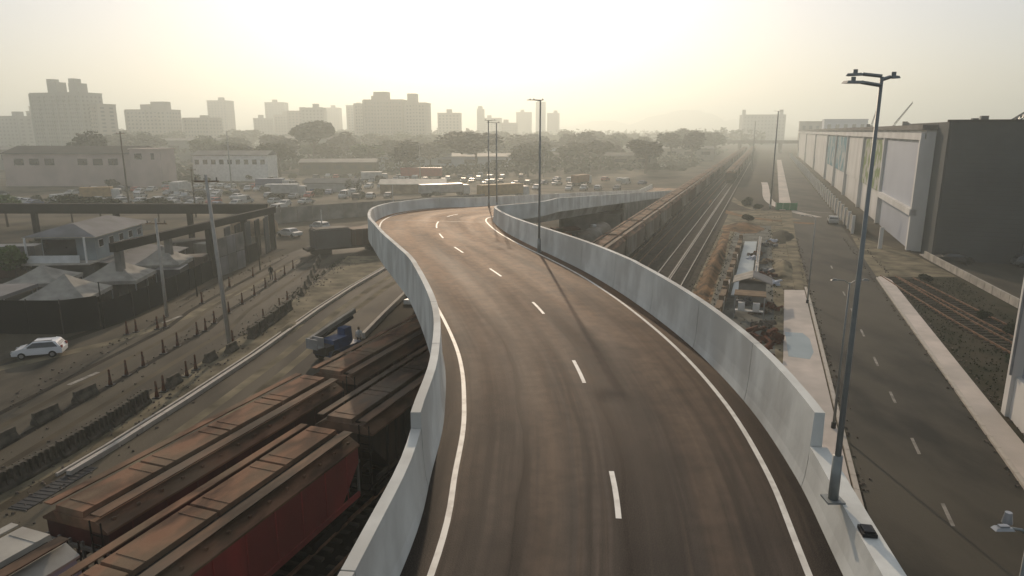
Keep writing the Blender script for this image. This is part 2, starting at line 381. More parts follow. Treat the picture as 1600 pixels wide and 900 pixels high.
# right-hand street
polysheet('street', [tk(6.0, y) for y in (-30, 60, 160, 620)], [tk(13.7, -30), tk(14.2, 60), tk(15.4, 160), tk(15.6, 620)], 0.012, M['street'])
polysheet('street_forecourt', [tk(14.2, 80), tk(15.4, 114)], [tk(24.0, 80), tk(22.0, 96)], 0.008, M['sand'])
polysheet('siding_ground', [tk(15.5, 20), tk(16.0, 80)], [tk(50, 20), tk(50, 80)], 0.006, M['weeds'])
polysheet('depot_yard', [tk(23.2, 96), tk(26.5, 62)], [tk(60, 96), tk(60, 62)], 0.010, M['street'])
polysheet('site_dirt', [tk(-6.9, y) for y in (30, 60, 110, 150)], [tk(6.0, y) for y in (30, 60, 110, 150)], 0.005, M['sand'])
polysheet('site_gravel', [tk(-4.3, y) for y in (35, 60, 110, 125)], [tk(2.0, y) for y in (35, 60, 110, 125)], 0.009, M['sitegrey'])
polysheet('brown_dirt_bank', [tk(-6.7, 50, 0), tk(-6.6, 90), tk(-6.3, 125)], [tk(-4.3, 50), tk(-4.6, 90), tk(-5.3, 125)], 0.013, M['dirt'])
def arc_strip(name, pts, w, z, m):
    A, B = [], []
    for i, p in enumerate(pts):
        p = Vector((p[0], p[1], z)); q = Vector((*pts[min(i + 1, len(pts) - 1)][:2], z)); r = Vector((*pts[max(i - 1, 0)][:2], z))
        d = (q - r).normalized(); s = Vector((-d.y, d.x, 0)) * (w / 2); A.append(p + s); B.append(p - s)
    return tag(MB().strip(A, B).build(name, m), kind='structure')
def bez(p0, p1, p2, p3, n=16):
    o = []
    for i in range(n + 1):
        t = i / n; s = 1 - t
        o.append(tuple(s**3 * a_ + 3 * s * s * t * b_ + 3 * s * t * t * c_ + t**3 * d_ for a_, b_, c_, d_ in zip(p0, p1, p2, p3)))
    return o
arc_strip('dirt_track', bez((74, 235), (60, 200), (50, 160), (56, 134)), 2.2, 0.018, M['sand'])
arc_strip('dirt_track', bez((86, 235), (68, 180), (58, 165), (62, 138)), 2.0, 0.022, M['pave'])
arc_strip('dirt_track', bez((52, 175), (42, 150), (46, 134), (57, 128)), 2.4, 0.020, M['dirt'])

# paved strip by the viaduct on the right, with a damp patch
Pv = empty('pavement', (0, 0, 0)); tag(Pv, kind='structure')
MB().prism([tk(1.6, 20), tk(5.5, 20), tk(5.4, 72.5), tk(3.2, 72.5), tk(2.6, 50), tk(2.0, 38)], 0.006, 0.13).build('paving', M['pave'], Pv)
MB().prism([tk(3.0, 50), tk(4.6, 49.3), tk(5.0, 51), tk(4.9, 54.5), tk(4.4, 56.2), tk(2.9, 56.5)], 0.131, 0.135).build('damp_patch', M['wet'], Pv)
MB().prism([tk(4.4, 72.8), tk(5.4, 72.8), tk(6.6, 150), tk(4.0, 150)], 0.006, 0.10).build('paving', M['sand'], Pv)
MB().prism([tk(4.0, 151), tk(6.8, 151), tk(9.5, 420), tk(6.9, 420)], 0.006, 0.16).build('paving', M['pave'], Pv)
Pv2 = empty('pavement', (0, 0, 0)); tag(Pv2, kind='structure')
MB().prism([tk(13.95, -10), tk(15.7, -10), tk(15.6, 40), tk(15.8, 77.5), tk(15.2, 80), tk(14.5, 79.5), tk(14.3, 60)], 0.006, 0.12).build('paving', M['pave'], Pv2)
MB().prism([tk(22.8, 95), tk(24.1, 95), tk(27.6, 66), tk(26.2, 66)], 0.006, 0.14).build('paving', M['pave'], Pv2)
def kerb_line(name, pts, w, h, m, parent=None, piece=1.0, z0=0.0):
    """separate kerb stones along a polyline"""
    out = []
    for i in range(len(pts) - 1):
        a_, b_ = Vector((*pts[i][:2], 0)), Vector((*pts[i + 1][:2], 0)); L = (b_ - a_).length; k = max(1, int(L / piece)); ang = math.atan2(b_.y - a_.y, b_.x - a_.x)
        me = None
        for j in range(k):
            c = a_ + (b_ - a_) * ((j + .5) / k)
            if me is None:
                o = MB().box(0, 0, h / 2, L / k - 0.03, w, h).build(name, m, parent); me = o
            else: o = inst(me, parent)
            o.location = (c.x, c.y, z0); o.rotation_euler = (0, 0, ang); out.append(o)
    return out
for (pp, par) in (([tk(5.72, 6), tk(5.7, 68), tk(5.6, 74)], Pv), ([tk(13.85, 6), tk(14.2, 60), tk(14.35, 79)], Pv2)):
    kerb_line('kerb_stone', pp, 0.25, 0.16, M['kerb'], par, 1.5)
K3 = empty('kerb', (0, 0, 0)); tag(K3, kind='structure')
kerb_line('kerb_stone', RLa[1:8], 0.28, 0.30, M['kerb'], K3, 1.8)
kerb_line('kerb_stone', [(p[0] - .62, p[1]) for p in RLa[1:8]], 0.14, 0.16, M['kerb'], K3, 1.8)
kerb_line('kerb_stone', [(-12.5, 55), (-12.0, 62), (-11.3, 70), (-10.4, 76)], 0.3, 0.5, M['kerb'], K3, 1.8)
# street markings
Mk = empty('street_marking', (0, 0, 0)); tag(Mk, kind='structure')
for (y0, y1) in ((27.0, 28.9), (33.9, 35.9), (41, 43), (48.1, 50.2), (55.6, 57.7), (63, 65), (20, 22), (70.3, 72.3), (85, 87)):
    x0, w = 9.6, 0.09
    MB().quad(tk(x0 - w, y0, .020), tk(x0 + w, y0, .020), tk(x0 + w, y1, .020), tk(x0 - w, y1, .020)).build('lane_dash', M['paintL'], Mk)
MB().quad(tk(6.2, 150.5, .02), tk(15.0, 145, .02), tk(15.0, 145.6, .02), tk(6.2, 151.1, .02)).build('stop_line', M['paintL'], Mk)
for (x, y) in ((-30.2, 45.5), (-33.0, 39), (-31.5, 61)):
    MB().box(x, y, 0.018, 0.35, 2.6, 0.003, R(-12)).build('lane_dash', M['paintL'], Mk)

# ------------------------------------------------------------------ the viaduct
LP = [(-8, -15), (-3.6, 2), (-2.2, 11.8), (-2.05, 16), (-2.1, 20), (-2.8, 26), (-4.9, 35), (-6.6, 40.5), (-8.4, 46), (-10.2, 52), (-11.9, 58), (-13.1, 65), (-13, 70), (-12, 73.6), (-10, 76.6), (-7.3, 79)]
RP = [(.6, -15), (4.6, 1.0), (6.5, 11.8), (7.2, 16.1), (7.5, 21), (7.2, 27), (6.2, 34), (4.8, 40.5), (3.2, 46), (1.2, 52.3), (-.4, 58), (-1.5, 63.5), (-1.9, 66.8), (-1.6, 68.8), (0.1, 70.6), (2.5, 73.3)]
for y in (82.0, 100, 140, 192, 212):
    l_ = tk(-34.05, y); LP.append((l_.x, l_.y)); r_ = l_ + TN * 9.8; RP.append((r_.x, r_.y))
def zdeck(y): return 8.5 if y < 76 else max(0.05, 8.5 - 0.075 * (y - 78)) if y > 78 else 8.5 - 0.0 * y
def catmull(P, step=0.9):
    P = [Vector(p) for p in P]; out = []
    for i in range(len(P) - 1):
        p0, p1, p2, p3 = P[max(i - 1, 0)], P[i], P[i + 1], P[min(i + 2, len(P) - 1)]
        for k in range(8):
            t = k / 8
            out.append(0.5 * ((2 * p1) + (-p0 + p2) * t + (2 * p0 - 5 * p1 + 4 * p2 - p3) * t * t + (-p0 + 3 * p1 - 3 * p2 + p3) * t**3))
    out.append(P[-1]); return out
LC, RC = catmull(LP), catmull(RP)
NS = len(LC)
def cross(i, t, dz=0.0):
    p = LC[i].lerp(RC[i], t); return Vector((p.x, p.y, zdeck(p.y) + dz))
vi = empty('viaduct', (0, 0, 0), 0, 'curving new road viaduct with high concrete parapets crossing over the railway', 'viaduct')
# road surface with uv in metres (normalised across to 10 m, along by arc)
db = MB(); NA = 12; db.uv = []; s = 0
for i in range(NS):
    if i: s += (cross(i, .5) - cross(i - 1, .5)).length
    for k in range(NA + 1):
        db.v.append(tuple(cross(i, k / NA))); db.uv.append((10 * k / NA, s))
for i in range(NS - 1):
    for k in range(NA):
        q = i * (NA + 1) + k; db.f.append((q, q + 1, q + NA + 2, q + NA + 1))
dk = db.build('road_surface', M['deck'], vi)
# box girder under the slab
OUT = 0.42
def side(i):
    d = (RC[i] - LC[i]).normalized(); return Vector((d.x, d.y, 0))
gb = MB(); ring = []
for i in range(NS):
    z = zdeck(cross(i, .5).y); a0 = cross(i, 0) - side(i) * OUT; a1 = cross(i, 1) + side(i) * OUT
    zl, zr = a0.z, a1.z
    pts = [a0 + Vector((0, 0, -0.02)), a0 + Vector((0, 0, -0.45)), cross(i, .22, -0.65), cross(i, .27, -1.9), cross(i, .73, -1.9), cross(i, .78, -0.65), a1 + Vector((0, 0, -0.45)), a1 + Vector((0, 0, -0.02))]
    ring.append([(p.x, p.y, max(p.z, -0.3)) for p in pts])
for r_ in ring: gb.v += r_
for i in range(NS - 1):
    for k in range(8):
        k2 = (k + 1) % 8
        if k == 7: continue
        gb.f.append((i * 8 + k, i * 8 + k2, (i + 1) * 8 + k2, (i + 1) * 8 + k))
gb.build('girder', M['conc'], vi)
# parapets in separate cast panels
def resample(C, step):
    pts = [Vector((p.x, p.y, 0)) for p in C]; acc = [0]
    for i in range(1, len(pts)): acc.append(acc[-1] + (pts[i] - pts[i - 1]).length)
    def at(s):
        s = max(0, min(acc[-1], s))
        for i in range(1, len(pts)):
            if s <= acc[i]:
                t = (s - acc[i - 1]) / max(1e-6, acc[i] - acc[i - 1]); p = pts[i - 1].lerp(pts[i], t)
                j0, j1 = max(0, i - 2), min(len(pts) - 1, i + 1); d = (pts[j1] - pts[j0]).normalized(); return p, d
        return pts[-1], (pts[-1] - pts[-2]).normalized()
    return at, acc[-1]
def wall_h(y, right):
    low = 1.08 if right else 1.55
    if y < 15.2: return low
    if y < 34: return 1.95
    if y < 74: return 1.98 - (y - 34) / 40 * 0.86
    return 1.1
def parapet(C, sgn, right):
    at, L = resample(C, 1); s = 0.0; first = True
    # find arc length where Y = 15.2 so a joint falls on the step
    marks = []; q = 0
    while q < L:
        if at(q)[0].y > 15.2: break
        q += 0.05
    start = q - 5.5 * math.floor(q / 5.5) ; edges = [0] if start > 0.2 else []
    e_ = start
    while e_ < L: edges.append(e_); e_ += 5.5
    edges.append(L)
    for j in range(len(edges) - 1):
        s0, s1 = edges[j] + 0.02, edges[j + 1] - 0.02
        if s1 - s0 < 0.3: continue
        n = max(2, int((s1 - s0) / 0.7)); mb = MB(); mid = at((s0 + s1) / 2)[0].y
        base = 0
        for k in range(n + 1):
            p, d = at(s0 + (s1 - s0) * k / n); w = Vector((-d.y, d.x, 0)) * sgn      # outward
            h = wall_h(p.y if abs(mid - 15.2) > 4 else (10 if mid < 15.2 else 17), right); z = zdeck(p.y)
            low = h < 1.3 and mid < 16
            tw = 0.36 if low else 0.24
            prof = [(0.0, -0.015), (0.06, 0.28), (0.10, 0.75), (0.14 if not low else 0.10, h), (0.14 + tw, h), (0.40 if not low else .50, 0.3), (0.40 if not low else .50, -0.46)]
            for (o_, zz) in prof:
                q_ = p + w * o_; mb.v.append((q_.x, q_.y, z + zz))
        m = 7
        for k in range(n):
            for c_ in range(m):
                c2 = (c_ + 1) % m; A = (k * m + c_, k * m + c2, (k + 1) * m + c2, (k + 1) * m + c_)
                mb.f.append(A if sgn > 0 else A[::-1])
        mb.f.append(tuple(range(m))); mb.f.append(tuple(n * m + q for q in range(m))[::-1])
        mb.build('parapet_panel', M['conc'], vi)
parapet(LC, 1, False)
parapet(RC, -1, True)
# edge lines and dashes painted on the deck
def offset_line(C, sgn, off, w, i0, i1, name):
    at, L = resample(C, 1); A, B = [], []; s_ = i0
    while s_ < min(L, i1):
        p, d = at(s_); q = Vector((-d.y, d.x, 0)) * -sgn
        for arr, o_ in ((A, off - w / 2), (B, off + w / 2)):
            t = p + q * o_; arr.append((t.x, t.y, zdeck(t.y) + 0.006))
        s_ += 0.6
    mb = MB(); mb.strip(A, B) if sgn > 0 else mb.strip(B, A)
    mb.f = [f[::-1] for f in mb.f]
    return mb.build(name, M['paint'], vi)
offset_line(LC, 1, 0.60, 0.14, 0, 400, 'edge_line')
offset_line(RC, -1, 0.66, 0.14, 0, 400, 'edge_line')
CC = [(-1.9, -2), (1.2, 7), (2.4, 13.8), (2.55, 19), (2.4, 24), (1.55, 31.3), (0.3, 36.8), (-1.4, 42.5), (-3.5, 48.3), (-5.4, 54.4), (-6.6, 60), (-7.1, 65), (-6.6, 69.5), (-5.2, 72.6), (-3.2, 75.5), (-0.6, 79.0)] + [tuple((tk(-34.05, y) + TN * 4.9)[:2]) for y in (92, 120, 160, 200)]
CCs = catmull(CC); cat, cL = resample(CCs, 1)
def arc_of_y(y):
    q = 0
    while q < cL and cat(q)[0].y < y: q += 0.05
    return q
def dash(s0, s1):
    A, B = [], []; k = 5
    for j in range(k + 1):
        p, d = cat(s0 + (s1 - s0) * j / k); q = Vector((-d.y, d.x, 0)) * 0.065
        A.append((*(p - q)[:2], zdeck(p.y) + .006)); B.append((*(p + q)[:2], zdeck(p.y) + .006))
    mb = MB().strip(A, B); mb.f = [f[::-1] for f in mb.f]; mb.f = [f[::-1] for f in mb.f]
    mb.build('lane_dash', M['paint'], vi)
for y0, y1 in ((5.2, 7.4), (13.8, 16.0), (22.3, 24.7), (31.5, 33.8), (40.1, 42.5), (48.3, 50.8), (55.2, 57.7)):
    dash(arc_of_y(y0), arc_of_y(y1))
s_ = arc_of_y(57.7) + 3.5
while s_ < cL - 4: dash(s_, s_ + 4.5 if s_ < arc_of_y(69) else s_ + 2.4); s_ += 8.4
for yj in (66.0, 96.0):
    i = min(range(NS), key=lambda q: abs(cross(q, .5).y - yj)); d = (cross(i + 1, .5) - cross(i, .5)).normalized() * .055
    A, B = cross(i, .004, .004), cross(i, .996, .004); MB().quad(A - d, B - d, B + d, A + d).build('expansion_joint', M['black'], vi)
# piers
for i in (18, 40, 56, 72, 88, 104, 124):
    c = cross(i, .5); ang = math.atan2(side(i).y, side(i).x); h = c.z - 1.9
    if h < 1.2: continue
    if i in (40, 56): continue
    p = empty('pier', (c.x, c.y, 0), ang); p.parent = vi
    MB().tube([(-1.6, 0, -0.2), (-1.6, 0, h - 0.9)], 0.65, 16).build('column', M['conc'], p, True)
    MB().tube([(1.6, 0, -0.2), (1.6, 0, h - 0.9)], 0.65, 16).build('column', M['conc'], p, True)
    MB().box(0, 0, h - 0.46, 5.6, 1.5, 0.9).build('pier_cap', M['conc'], p)
# retaining walls under the descending ramp
def ramp_wall(C, sgn):
    at, L = resample(C, 1); q = 0
    while q < L and (at(q)[0].y < 116): q += 0.2
    while q < L - 2:
        s1 = min(L, q + 2.4); p0, d0 = at(q + .01); p1, d1 = at(s1 - .01); w0 = Vector((-d0.y, d0.x, 0)) * sgn
        z0, z1 = zdeck(p0.y) - 0.47, zdeck(p1.y) - 0.47
        if min(z0, z1) > 0.3:
            a0, a1, b0, b1 = p0 + w0 * .12, p1 + w0 * .12, p0 + w0 * .34, p1 + w0 * .34
            MB().hexa([(a0.x, a0.y, -.1), (a1.x, a1.y, -.1), (b1.x, b1.y, -.1), (b0.x, b0.y, -.1), (a0.x, a0.y, z0), (a1.x, a1.y, z1), (b1.x, b1.y, z1), (b0.x, b0.y, z0)]).build('wall_panel', M['concd'], vi)
        q = s1
ramp_wall(RC, -1); ramp_wall(LC, 1)
# abutment where the earth ramp starts
ia = min(range(NS), key=lambda q: abs(cross(q, .5).y - 117)); a0, a1 = cross(ia, .0), cross(ia, 1)
MB().prism([(a0.x, a0.y), (a1.x, a1.y), (a1.x + .1, a1.y + .4), (a0.x + .1, a0.y + .4)], -.1, 3.4).build('abutment', M['concd'], vi)
# small drain box on the low barrier by the lamp
bx = MB().box(0, 0, -.03, 0.26, 0.34, 0.07, R(-10)).box(0, 0, .02, .2, .26, .04, R(-10)).build('junction_box', M['black'])
bx.location = (6.72, 11.55, 8.5 + 1.08 + 0.08); tag(bx, 'small black junction box on the barrier top beside the near lamp pole', 'junction box')

# ------------------------------------------------------------------ lamps and poles
def tall_lamp(x, y, z, top, arms, label, r0=0.15, r1=0.06, group=None, rz=0.0, base=True, arm=1.0):
    t = empty('street_lamp', (x, y, z), rz, label, 'street lamp', group); h = top - z
    MB().tube([(0, 0, 0), (0, 0, h * .5), (0, 0, h)], [r0, (r0 + r1) / 2, r1], 12).build('pole', M['pole'], t, True)
    if base:
        MB().box(0, 0, .02, .36, .36, .04).build('base_plate', M['pole'], t)
        MB().tube([(0, 0, .04), (0, 0, 1.0)], [r0 + .035, r0 + .03], 12).build('base_sleeve', M['pole'], t, True)
    for (ax, ay, dz) in arms:
        L = math.hypot(ax, ay); ang = math.atan2(ay, ax)
        a_ = MB().tube([(0, 0, h + dz - .05), (ax * .55 * arm, ay * .55 * arm, h + dz)], .035, 6).build('arm', M['pole'], t)
        cx, cy = ax * .78 * arm, ay * .78 * arm
        MB().box(cx, cy, h + dz, L * .5, .16, .045, ang, .8).tube([(cx, cy, h + dz + .02), (cx, cy, h + dz + .09)], .04, 8).build('luminaire', M['pole'], t)
    return t
tall_lamp(6.62, 12.75, 9.58, 17.95, [(-.72, -.15, -.1), (-.45, .35, .06), (.32, .1, .0)], 'tall dark lamp pole nearest the camera, standing on the right parapet', 0.066, 0.030)
tall_lamp(1.95, 48.6, 8.5, 19.1, [(-.9, .1, .0), (-.55, .6, .02), (.2, .1, 0)], 'tall lamp pole inside the right parapet at the middle of the viaduct', 0.095, 0.05)
tall_lamp(-1.65, 74.3, 8.5, 17.9, [(-1.0, 0, 0), (.3, .2, 0)], 'lamp pole at the viaduct bend, right one of the close pair', 0.09, 0.055)
tall_lamp(-2.65, 78.6, 8.4, 18.2, [(-.4, 0, 0), (.9, .1, 0)], 'lamp pole at the viaduct bend, left one of the close pair', 0.09, 0.055)
tall_lamp(-81.5, 200, 0, 17.0, [(-1.3, 0, 0), (1.3, 0, 0), (0, 1.2, 0)], 'tall lamp mast at the back of the vehicle yard on the left', 0.22, 0.14)
tall_lamp(58.2, 154, 0, 21.3, [(-1.0, 0, 0), (1.0, 0, 0)], 'tall lamp mast beside the street near the green hoarding', 0.2, 0.12)
tall_lamp(104, 300, 0, 21, [(-1.0, 0, 0), (1.0, 0, 0)], 'thin lamp mast far up the street beside the tracks', 0.2, 0.12)
tall_lamp(-28.6, 215, 0, 13, [(-.9, 0, 0), (.9, 0, 0)], 'lamp mast among the parked vehicles behind the viaduct bend', 0.16, 0.1)
for k, (u_, y_, h_) in enumerate(((30, 330, 13), (-9, 200, 8), (12, 260, 9), (66, 320, 12))):
    tall_lamp(u_, y_, 0, h_, [(-.9, 0, 0), (.9, 0, 0)], ['slim mast standing in front of the far tree belt', 'short mast by the ochre trailer behind the bend', 'short mast at the sunlit open lot', 'slim mast at the far end of the ramp road'][k], 0.15, 0.1, base=False)
for (x, y, lx, ly, label) in ((10.95, 12.9, .62, .0, 'small double armed street lamp in the near right corner'), (18.75, 37.0, .9, 0, 'small double armed street lamp on the pavement right of the tall pole'), (29.75, 66.7, 1.4, .0, 'small street lamp at the far end of the paved strip')):
    t = empty('street_lamp', (x, y, 0.12 if y > 20 else 0.0), 0, label, 'street lamp')
    MB().tube([(0, 0, 0), (0, 0, 8.7)], [.085, .045], 10).build('pole', M['pole'], t, True)
    MB().tube([(0, 0, 0), (0, 0, .35)], .14, 8).build('base_sleeve', M['black'], t)
    for sx in ((-1, 1) if y < 60 else (-1,)):
        MB().tube([(0, 0, 8.6), (sx * lx * .3, 0, 8.8), (sx * lx * .75, 0, 8.85)], .03, 6).build('arm', M['pole'], t)
        MB().box(sx * lx * .95, 0, 8.84, .42, .17, .06, 0, .75).box(sx * lx * .95, 0, 8.89, .2, .1, .04).build('luminaire', M['pole' if y > 20 else 'silver'], t)
    if y < 20: MB().tube([(-.25, .35, 8.75), (-.25, .35, 9.0)], [.11, .07], 12).build('camera_dome', M['silver'], t)
def utility(x, y, h, label, lean=(0, 0), r=.17, cross_=True, m='polec'):
    t = empty('utility_pole', (x, y, 0), 0, label, 'utility pole')
    MB().tube([(0, 0, 0), (lean[0], lean[1], h)], [r, r * .62], 10).build('pole', M[m], t, True)
    if cross_:
        MB().box(lean[0], lean[1], h - .5, 1.9, .1, .12).build('crossarm', M['wood'], t)
        for k in (-.8, 0, .8): MB().tube([(lean[0] + k, lean[1], h - .44), (lean[0] + k, lean[1], h - .2)], .05, 6).build('insulator', M['concd'], t)
utility(-22.6, 52.3, 13.8, 'tall concrete utility pole by the jersey barriers', (-.6, 0), .19, True)
utility(-32.4, 61.9, 9.3, 'concrete utility pole in front of the black netting fence', (0, 0), .17, True)
utility(-27.5, 98.2, 6.0, 'short concrete post near the dark parked wagon', (0, 0), .14, False)
utility(-84, 150, 17, 'wooden pole with crossarm in front of the pink factory', (0, 0), .2, True, 'bark')
utility(-20.5, 118, 8, 'thin pole on the dirt beyond the left avenue', (0, 0), .12, False)
utility(-64, 138, 10, 'dark pole with crossarm beyond the concrete frame', (0, 0), .17, True, 'bark')
for k, (x, y) in enumerate(((-33.2, 70), (-31.6, 84), (-36.0, 58))):
    utility(x, y, 4.2, ['short post along the avenue edge near the grey hoarding', 'short post along the avenue edge beyond the pillars', 'short post at the corner of the black fence'][k], (0, 0), .08, False, 'concx')

# ------------------------------------------------------------------ railway tracks
def track(x0, y0, y1, m, label, sleepers=True, worn=True):
    t = empty('railway_track', (0, 0, 0), 0, label, 'railway track', 'parallel tracks of the yard')
    for sgn in (-1, 1):
        c = x0 + sgn * .80 / math.cos(TA)
        MB().prism([tk(c - .045, y0), tk(c + .045, y0), tk(c + .045, y1), tk(c - .045, y1)], .10, .27).build('rail', M[m], t)
    if sleepers:
        mb = MB(); L = (min(y1, 260) - y0) / math.cos(TA); n = int(L / .65)
        for k in range(n):
            p = tk(x0, y0) + TD * (k * .65); mb.box(p.x, p.y, .06, .24, 2.6, .13, TROT)
        tag(mb.build('sleepers', M['sleeper'], t), kind='stuff')
track(-22.35, -30, 260, 'rustrail', 'leftmost railway track under the first row of wagons')
track(-18.0, -30, 640, 'rustrail', 'railway track carrying the long train of hopper wagons')
track(-14.75, -10, 640, 'rustrail', 'empty dark railway track right of the long train')
track(-11.1, -10, 640, 'rail', 'railway track with bright worn rails leading to the far train')
track(-9.15, 30, 400, 'rail', 'rightmost bright railway track beside the brown dirt bank')
def curved_track(pts, label, m='rustrail'):
    t = empty('railway_track', (0, 0, 0), 0, label, 'railway track', 'rusty sidings by the depot')
    for sgn in (-1, 1):
        A, B = [], []
        for i, p in enumerate(pts):
            q, r_ = pts[min(i + 1, len(pts) - 1)], pts[max(i - 1, 0)]
            d = Vector((q[0] - r_[0], q[1] - r_[1], 0)).normalized(); w = Vector((-d.y, d.x, 0))
            for arr, k in ((A, sgn * .8 - .05), (B, sgn * .8 + .05)): arr.append(Vector((p[0], p[1], .2)) + w * k)
        mb = MB().strip(A, B)
        mb.strip([v - Vector((0, 0, .17)) for v in A], A); mb.strip(B, [v - Vector((0, 0, .17)) for v in B]); mb.build('rail', M[m], t)
    sm = MB()
    for i in range(len(pts) - 1):
        a_, b_ = Vector((*pts[i], 0)), Vector((*pts[i + 1], 0)); L = (b_ - a_).length; n = max(1, int(L / .7)); g = math.atan2(b_.y - a_.y, b_.x - a_.x)
        for k in range(n):
            p = a_.lerp(b_, (k + .5) / n); sm.box(p.x, p.y, .05, .25, 2.5, .08, g)
    tag(sm.build('sleepers', M['sleeper'], t), kind='stuff')
curved_track([p[:2] for p in bez((45.0, 80), (42.6, 68), (40.4, 58), (39.0, 44), 14)], 'rusty siding nearest the right pavement')
curved_track([p[:2] for p in bez((46.6, 79), (45.0, 68), (42.9, 58), (42.0, 44), 14)], 'rusty siding further from the right pavement')

# ------------------------------------------------------------------ hopper wagons
WL = 14.6
def wagon(side_m, roof_m, ribs=False, detail=2):
    t = empty('hopper_wagon', (0, 0, 0), TROT)
    L = WL / 2 - .35
    body = MB()
    # hull: vertical sides, inward chutes below, sloping end sheets
    zt, zb, w = 3.75, 1.65, 1.48
    P = lambda x, y, z: (x, y, z)
    top = [P(-L + .1, -w, zt), P(L - .1, -w, zt), P(L - .1, w, zt), P(-L + .1, w, zt)]
    upp = [P(-L + .1, -w, 3.0), P(L - .1, -w, 3.0), P(L - .1, w, 3.0), P(-L + .1, w, 3.0)]
    mid = [P(-L + 1.5, -w, zb), P(L - 1.5, -w, zb), P(L - 1.5, w, zb), P(-L + 1.5, w, zb)]
    body.hexa(upp + top); body.hexa(mid + upp)
    body.box(0, 0, 1.45, 2 * L, .5, .38)                      # centre sill
    for s in (-1, 1): body.box(0, s * (w + .03), zb, 2 * L - .4, .10, .22)
    bo = body.build('body', side_m, t)
    if detail:
        for x in (-3.6, 0, 3.6):
            c = MB().hexa([(x - .35, -.5, .55), (x + .35, -.5, .55), (x + .35, .5, .55), (x - .35, .5, .55), (x - 1.6, -w + .05, zb - .1), (x + 1.6, -w + .05, zb - .1), (x + 1.6, w - .05, zb - .1), (x - 1.6, w - .05, zb - .1)]).build('chute', side_m, t)
    if ribs:
        r_ = None; n = 15
        for k in range(n):
            x = -L + 1.2 + (2 * L - 2.4) * k / (n - 1)
            for s in (-1, 1):
                if r_ is None: r_ = MB().box(0, 0, 0, .09, .12, 2.1).build('side_rib', side_m, t); q_ = r_
                else: q_ = inst(r_, t)
                q_.location = (x, s * (w + .06), 2.65)
    if detail > 2:
        sm_ = None
        for k in range(9):
            x = -L + 1.0 + (2 * L - 2.0) * k / 8
            for s in (-1, 1):
                if sm_ is None: sm_ = MB().box(0, 0, 0, .05, .035, 2.2).build('panel_seam', side_m, t); q_ = sm_
                else: q_ = inst(sm_, t)
                q_.location = (x, s * (w + .012), 2.62)
        for k in range(14):
            hx = -L + .5 + k * (2 * L - 1.0) / 13
            hb_ = MB().box(hx, -1.28, 3.985, .10, .10, .09); hb_.build('bracket', roof_m, t)
    rf = MB()
    ys = [(-w - .04, 3.76), (-1.0, 4.06), (1.0, 4.06), (w + .04, 3.76), (w + .04, 3.68), (-w - .04, 3.68)]
    rf.profx([(y, z) for y, z in ys], -L, L)
    rf.build('roof', roof_m, t)
    if detail:
        hb = MB()
        n = 4
        for k in range(n):
            x = -L + (2 * L) * (k + .5) / n; hb.box(x, .18, 4.19, 2 * L / n - .16, 1.15, .20, 0, .985)
        for k in range(n):
            h_ = MB(); x = -L + (2 * L) * (k + .5) / n
            h_.box(x, .22, 4.17, 2 * L / n - .07, 1.3, .20, 0, .98); h_.box(x - 1.2, .16, 4.278, .05, 1.2, .03); h_.box(x + 1.2, .16, 4.278, .05, 1.2, .03)
            h_.build('hatch_cover', roof_m, t)
        MB().box(0, -.60, 4.09, 2 * L - .5, .22, .08).build('roof_groove', M['under'], t)
        for s, yy in ((-1, -1.02), (1, 1.22)):
            MB().box(0, yy, 4.26, 2 * L - .1, .44 if s < 0 else .34, .05).build('running_board', M['rooftop2'] if s < 0 else roof_m, t)
    if detail > 1:
        for s in (-1, 1):
            e_ = MB(); x = s * (L + .02)
            for y in (-1.35, -.8, -.3, .3, .8, 1.35): e_.box(x, y, 2.35, .08, .09, 1.75)
            e_.box(x, 0, 3.0, .1, 2.9, .12); e_.build('end_posts', M['concd'] if detail > 2 else side_m, t)
            ld = MB()
            for k in range(7): ld.box(s * (L + .1), -1.15, 1.5 + k * .36, .03, .5, .035)
            for y in (-1.4, -.9): ld.box(s * (L + .1), y, 2.7, .04, .04, 2.9)
            ld.build('ladder', M['under'], t)
            MB().box(s * (L - .3), 0, 1.3, 1.3, 2.8, .08).build('end_platform', M['under'], t)
    for s in (-1, 1):
        g = MB(); bxx = s * (L - 1.9)
        g.box(bxx, -1.05, .72, 2.5, .18, .3); g.box(bxx, 1.05, .72, 2.5, .18, .3); g.box(bxx, 0, .8, .4, 2.2, .3)
        bo2 = g.build('bogie', M['under'], t)
        wh = None
        for dx in (-.85, .85):
            wm = MB().tube([(bxx + dx, -.95, .70), (bxx + dx, -.80, .70)], .42, 12).tube([(bxx + dx, .80, .70), (bxx + dx, .95, .70)], .42, 12).tube([(bxx + dx, -.8, .70), (bxx + dx, .8, .70)], .08, 6)
            wm.build('wheelset', M['under'], bo2)
        MB().tube([(s * (L + .0), 0, 1.1), (s * (L + .36), 0, 1.1)], .12, 6).build('coupler', M['under'], t)
    return t
def place(w_, x0, yc, label, group, cat_='hopper wagon'):
    o = copy_tree(w_); o.location = tk(x0, yc); o.scale = (1, 1, 1.045); tag(o, label, cat_, group); return o
W_maroon = wagon(M['sidemaroon'], M['roofrust'], detail=3)
W_red = wagon(M['sidered'], M['roofrust'], detail=3)
W_grey = wagon(M['sidegrey'], M['rooftop2'], ribs=True, detail=2)
W_pale = wagon(M['sidepale'], M['roofrust'], ribs=False, detail=2)
W_brown = wagon(M['sidebrown'], M['roofrust'], ribs=True, detail=2)
W_white = wagon(M['bluepanel'], M['roofpale'], detail=2)
PIT = (WL + .35) * math.cos(TA)
GT1, GT2, GT3 = 'wagons standing on the leftmost track', 'hopper wagons of the long train', 'hopper wagons of the far second train'
place(W_maroon, -22.55, 27.4, 'dark maroon hopper wagon with rusty roof on the leftmost track', GT1)
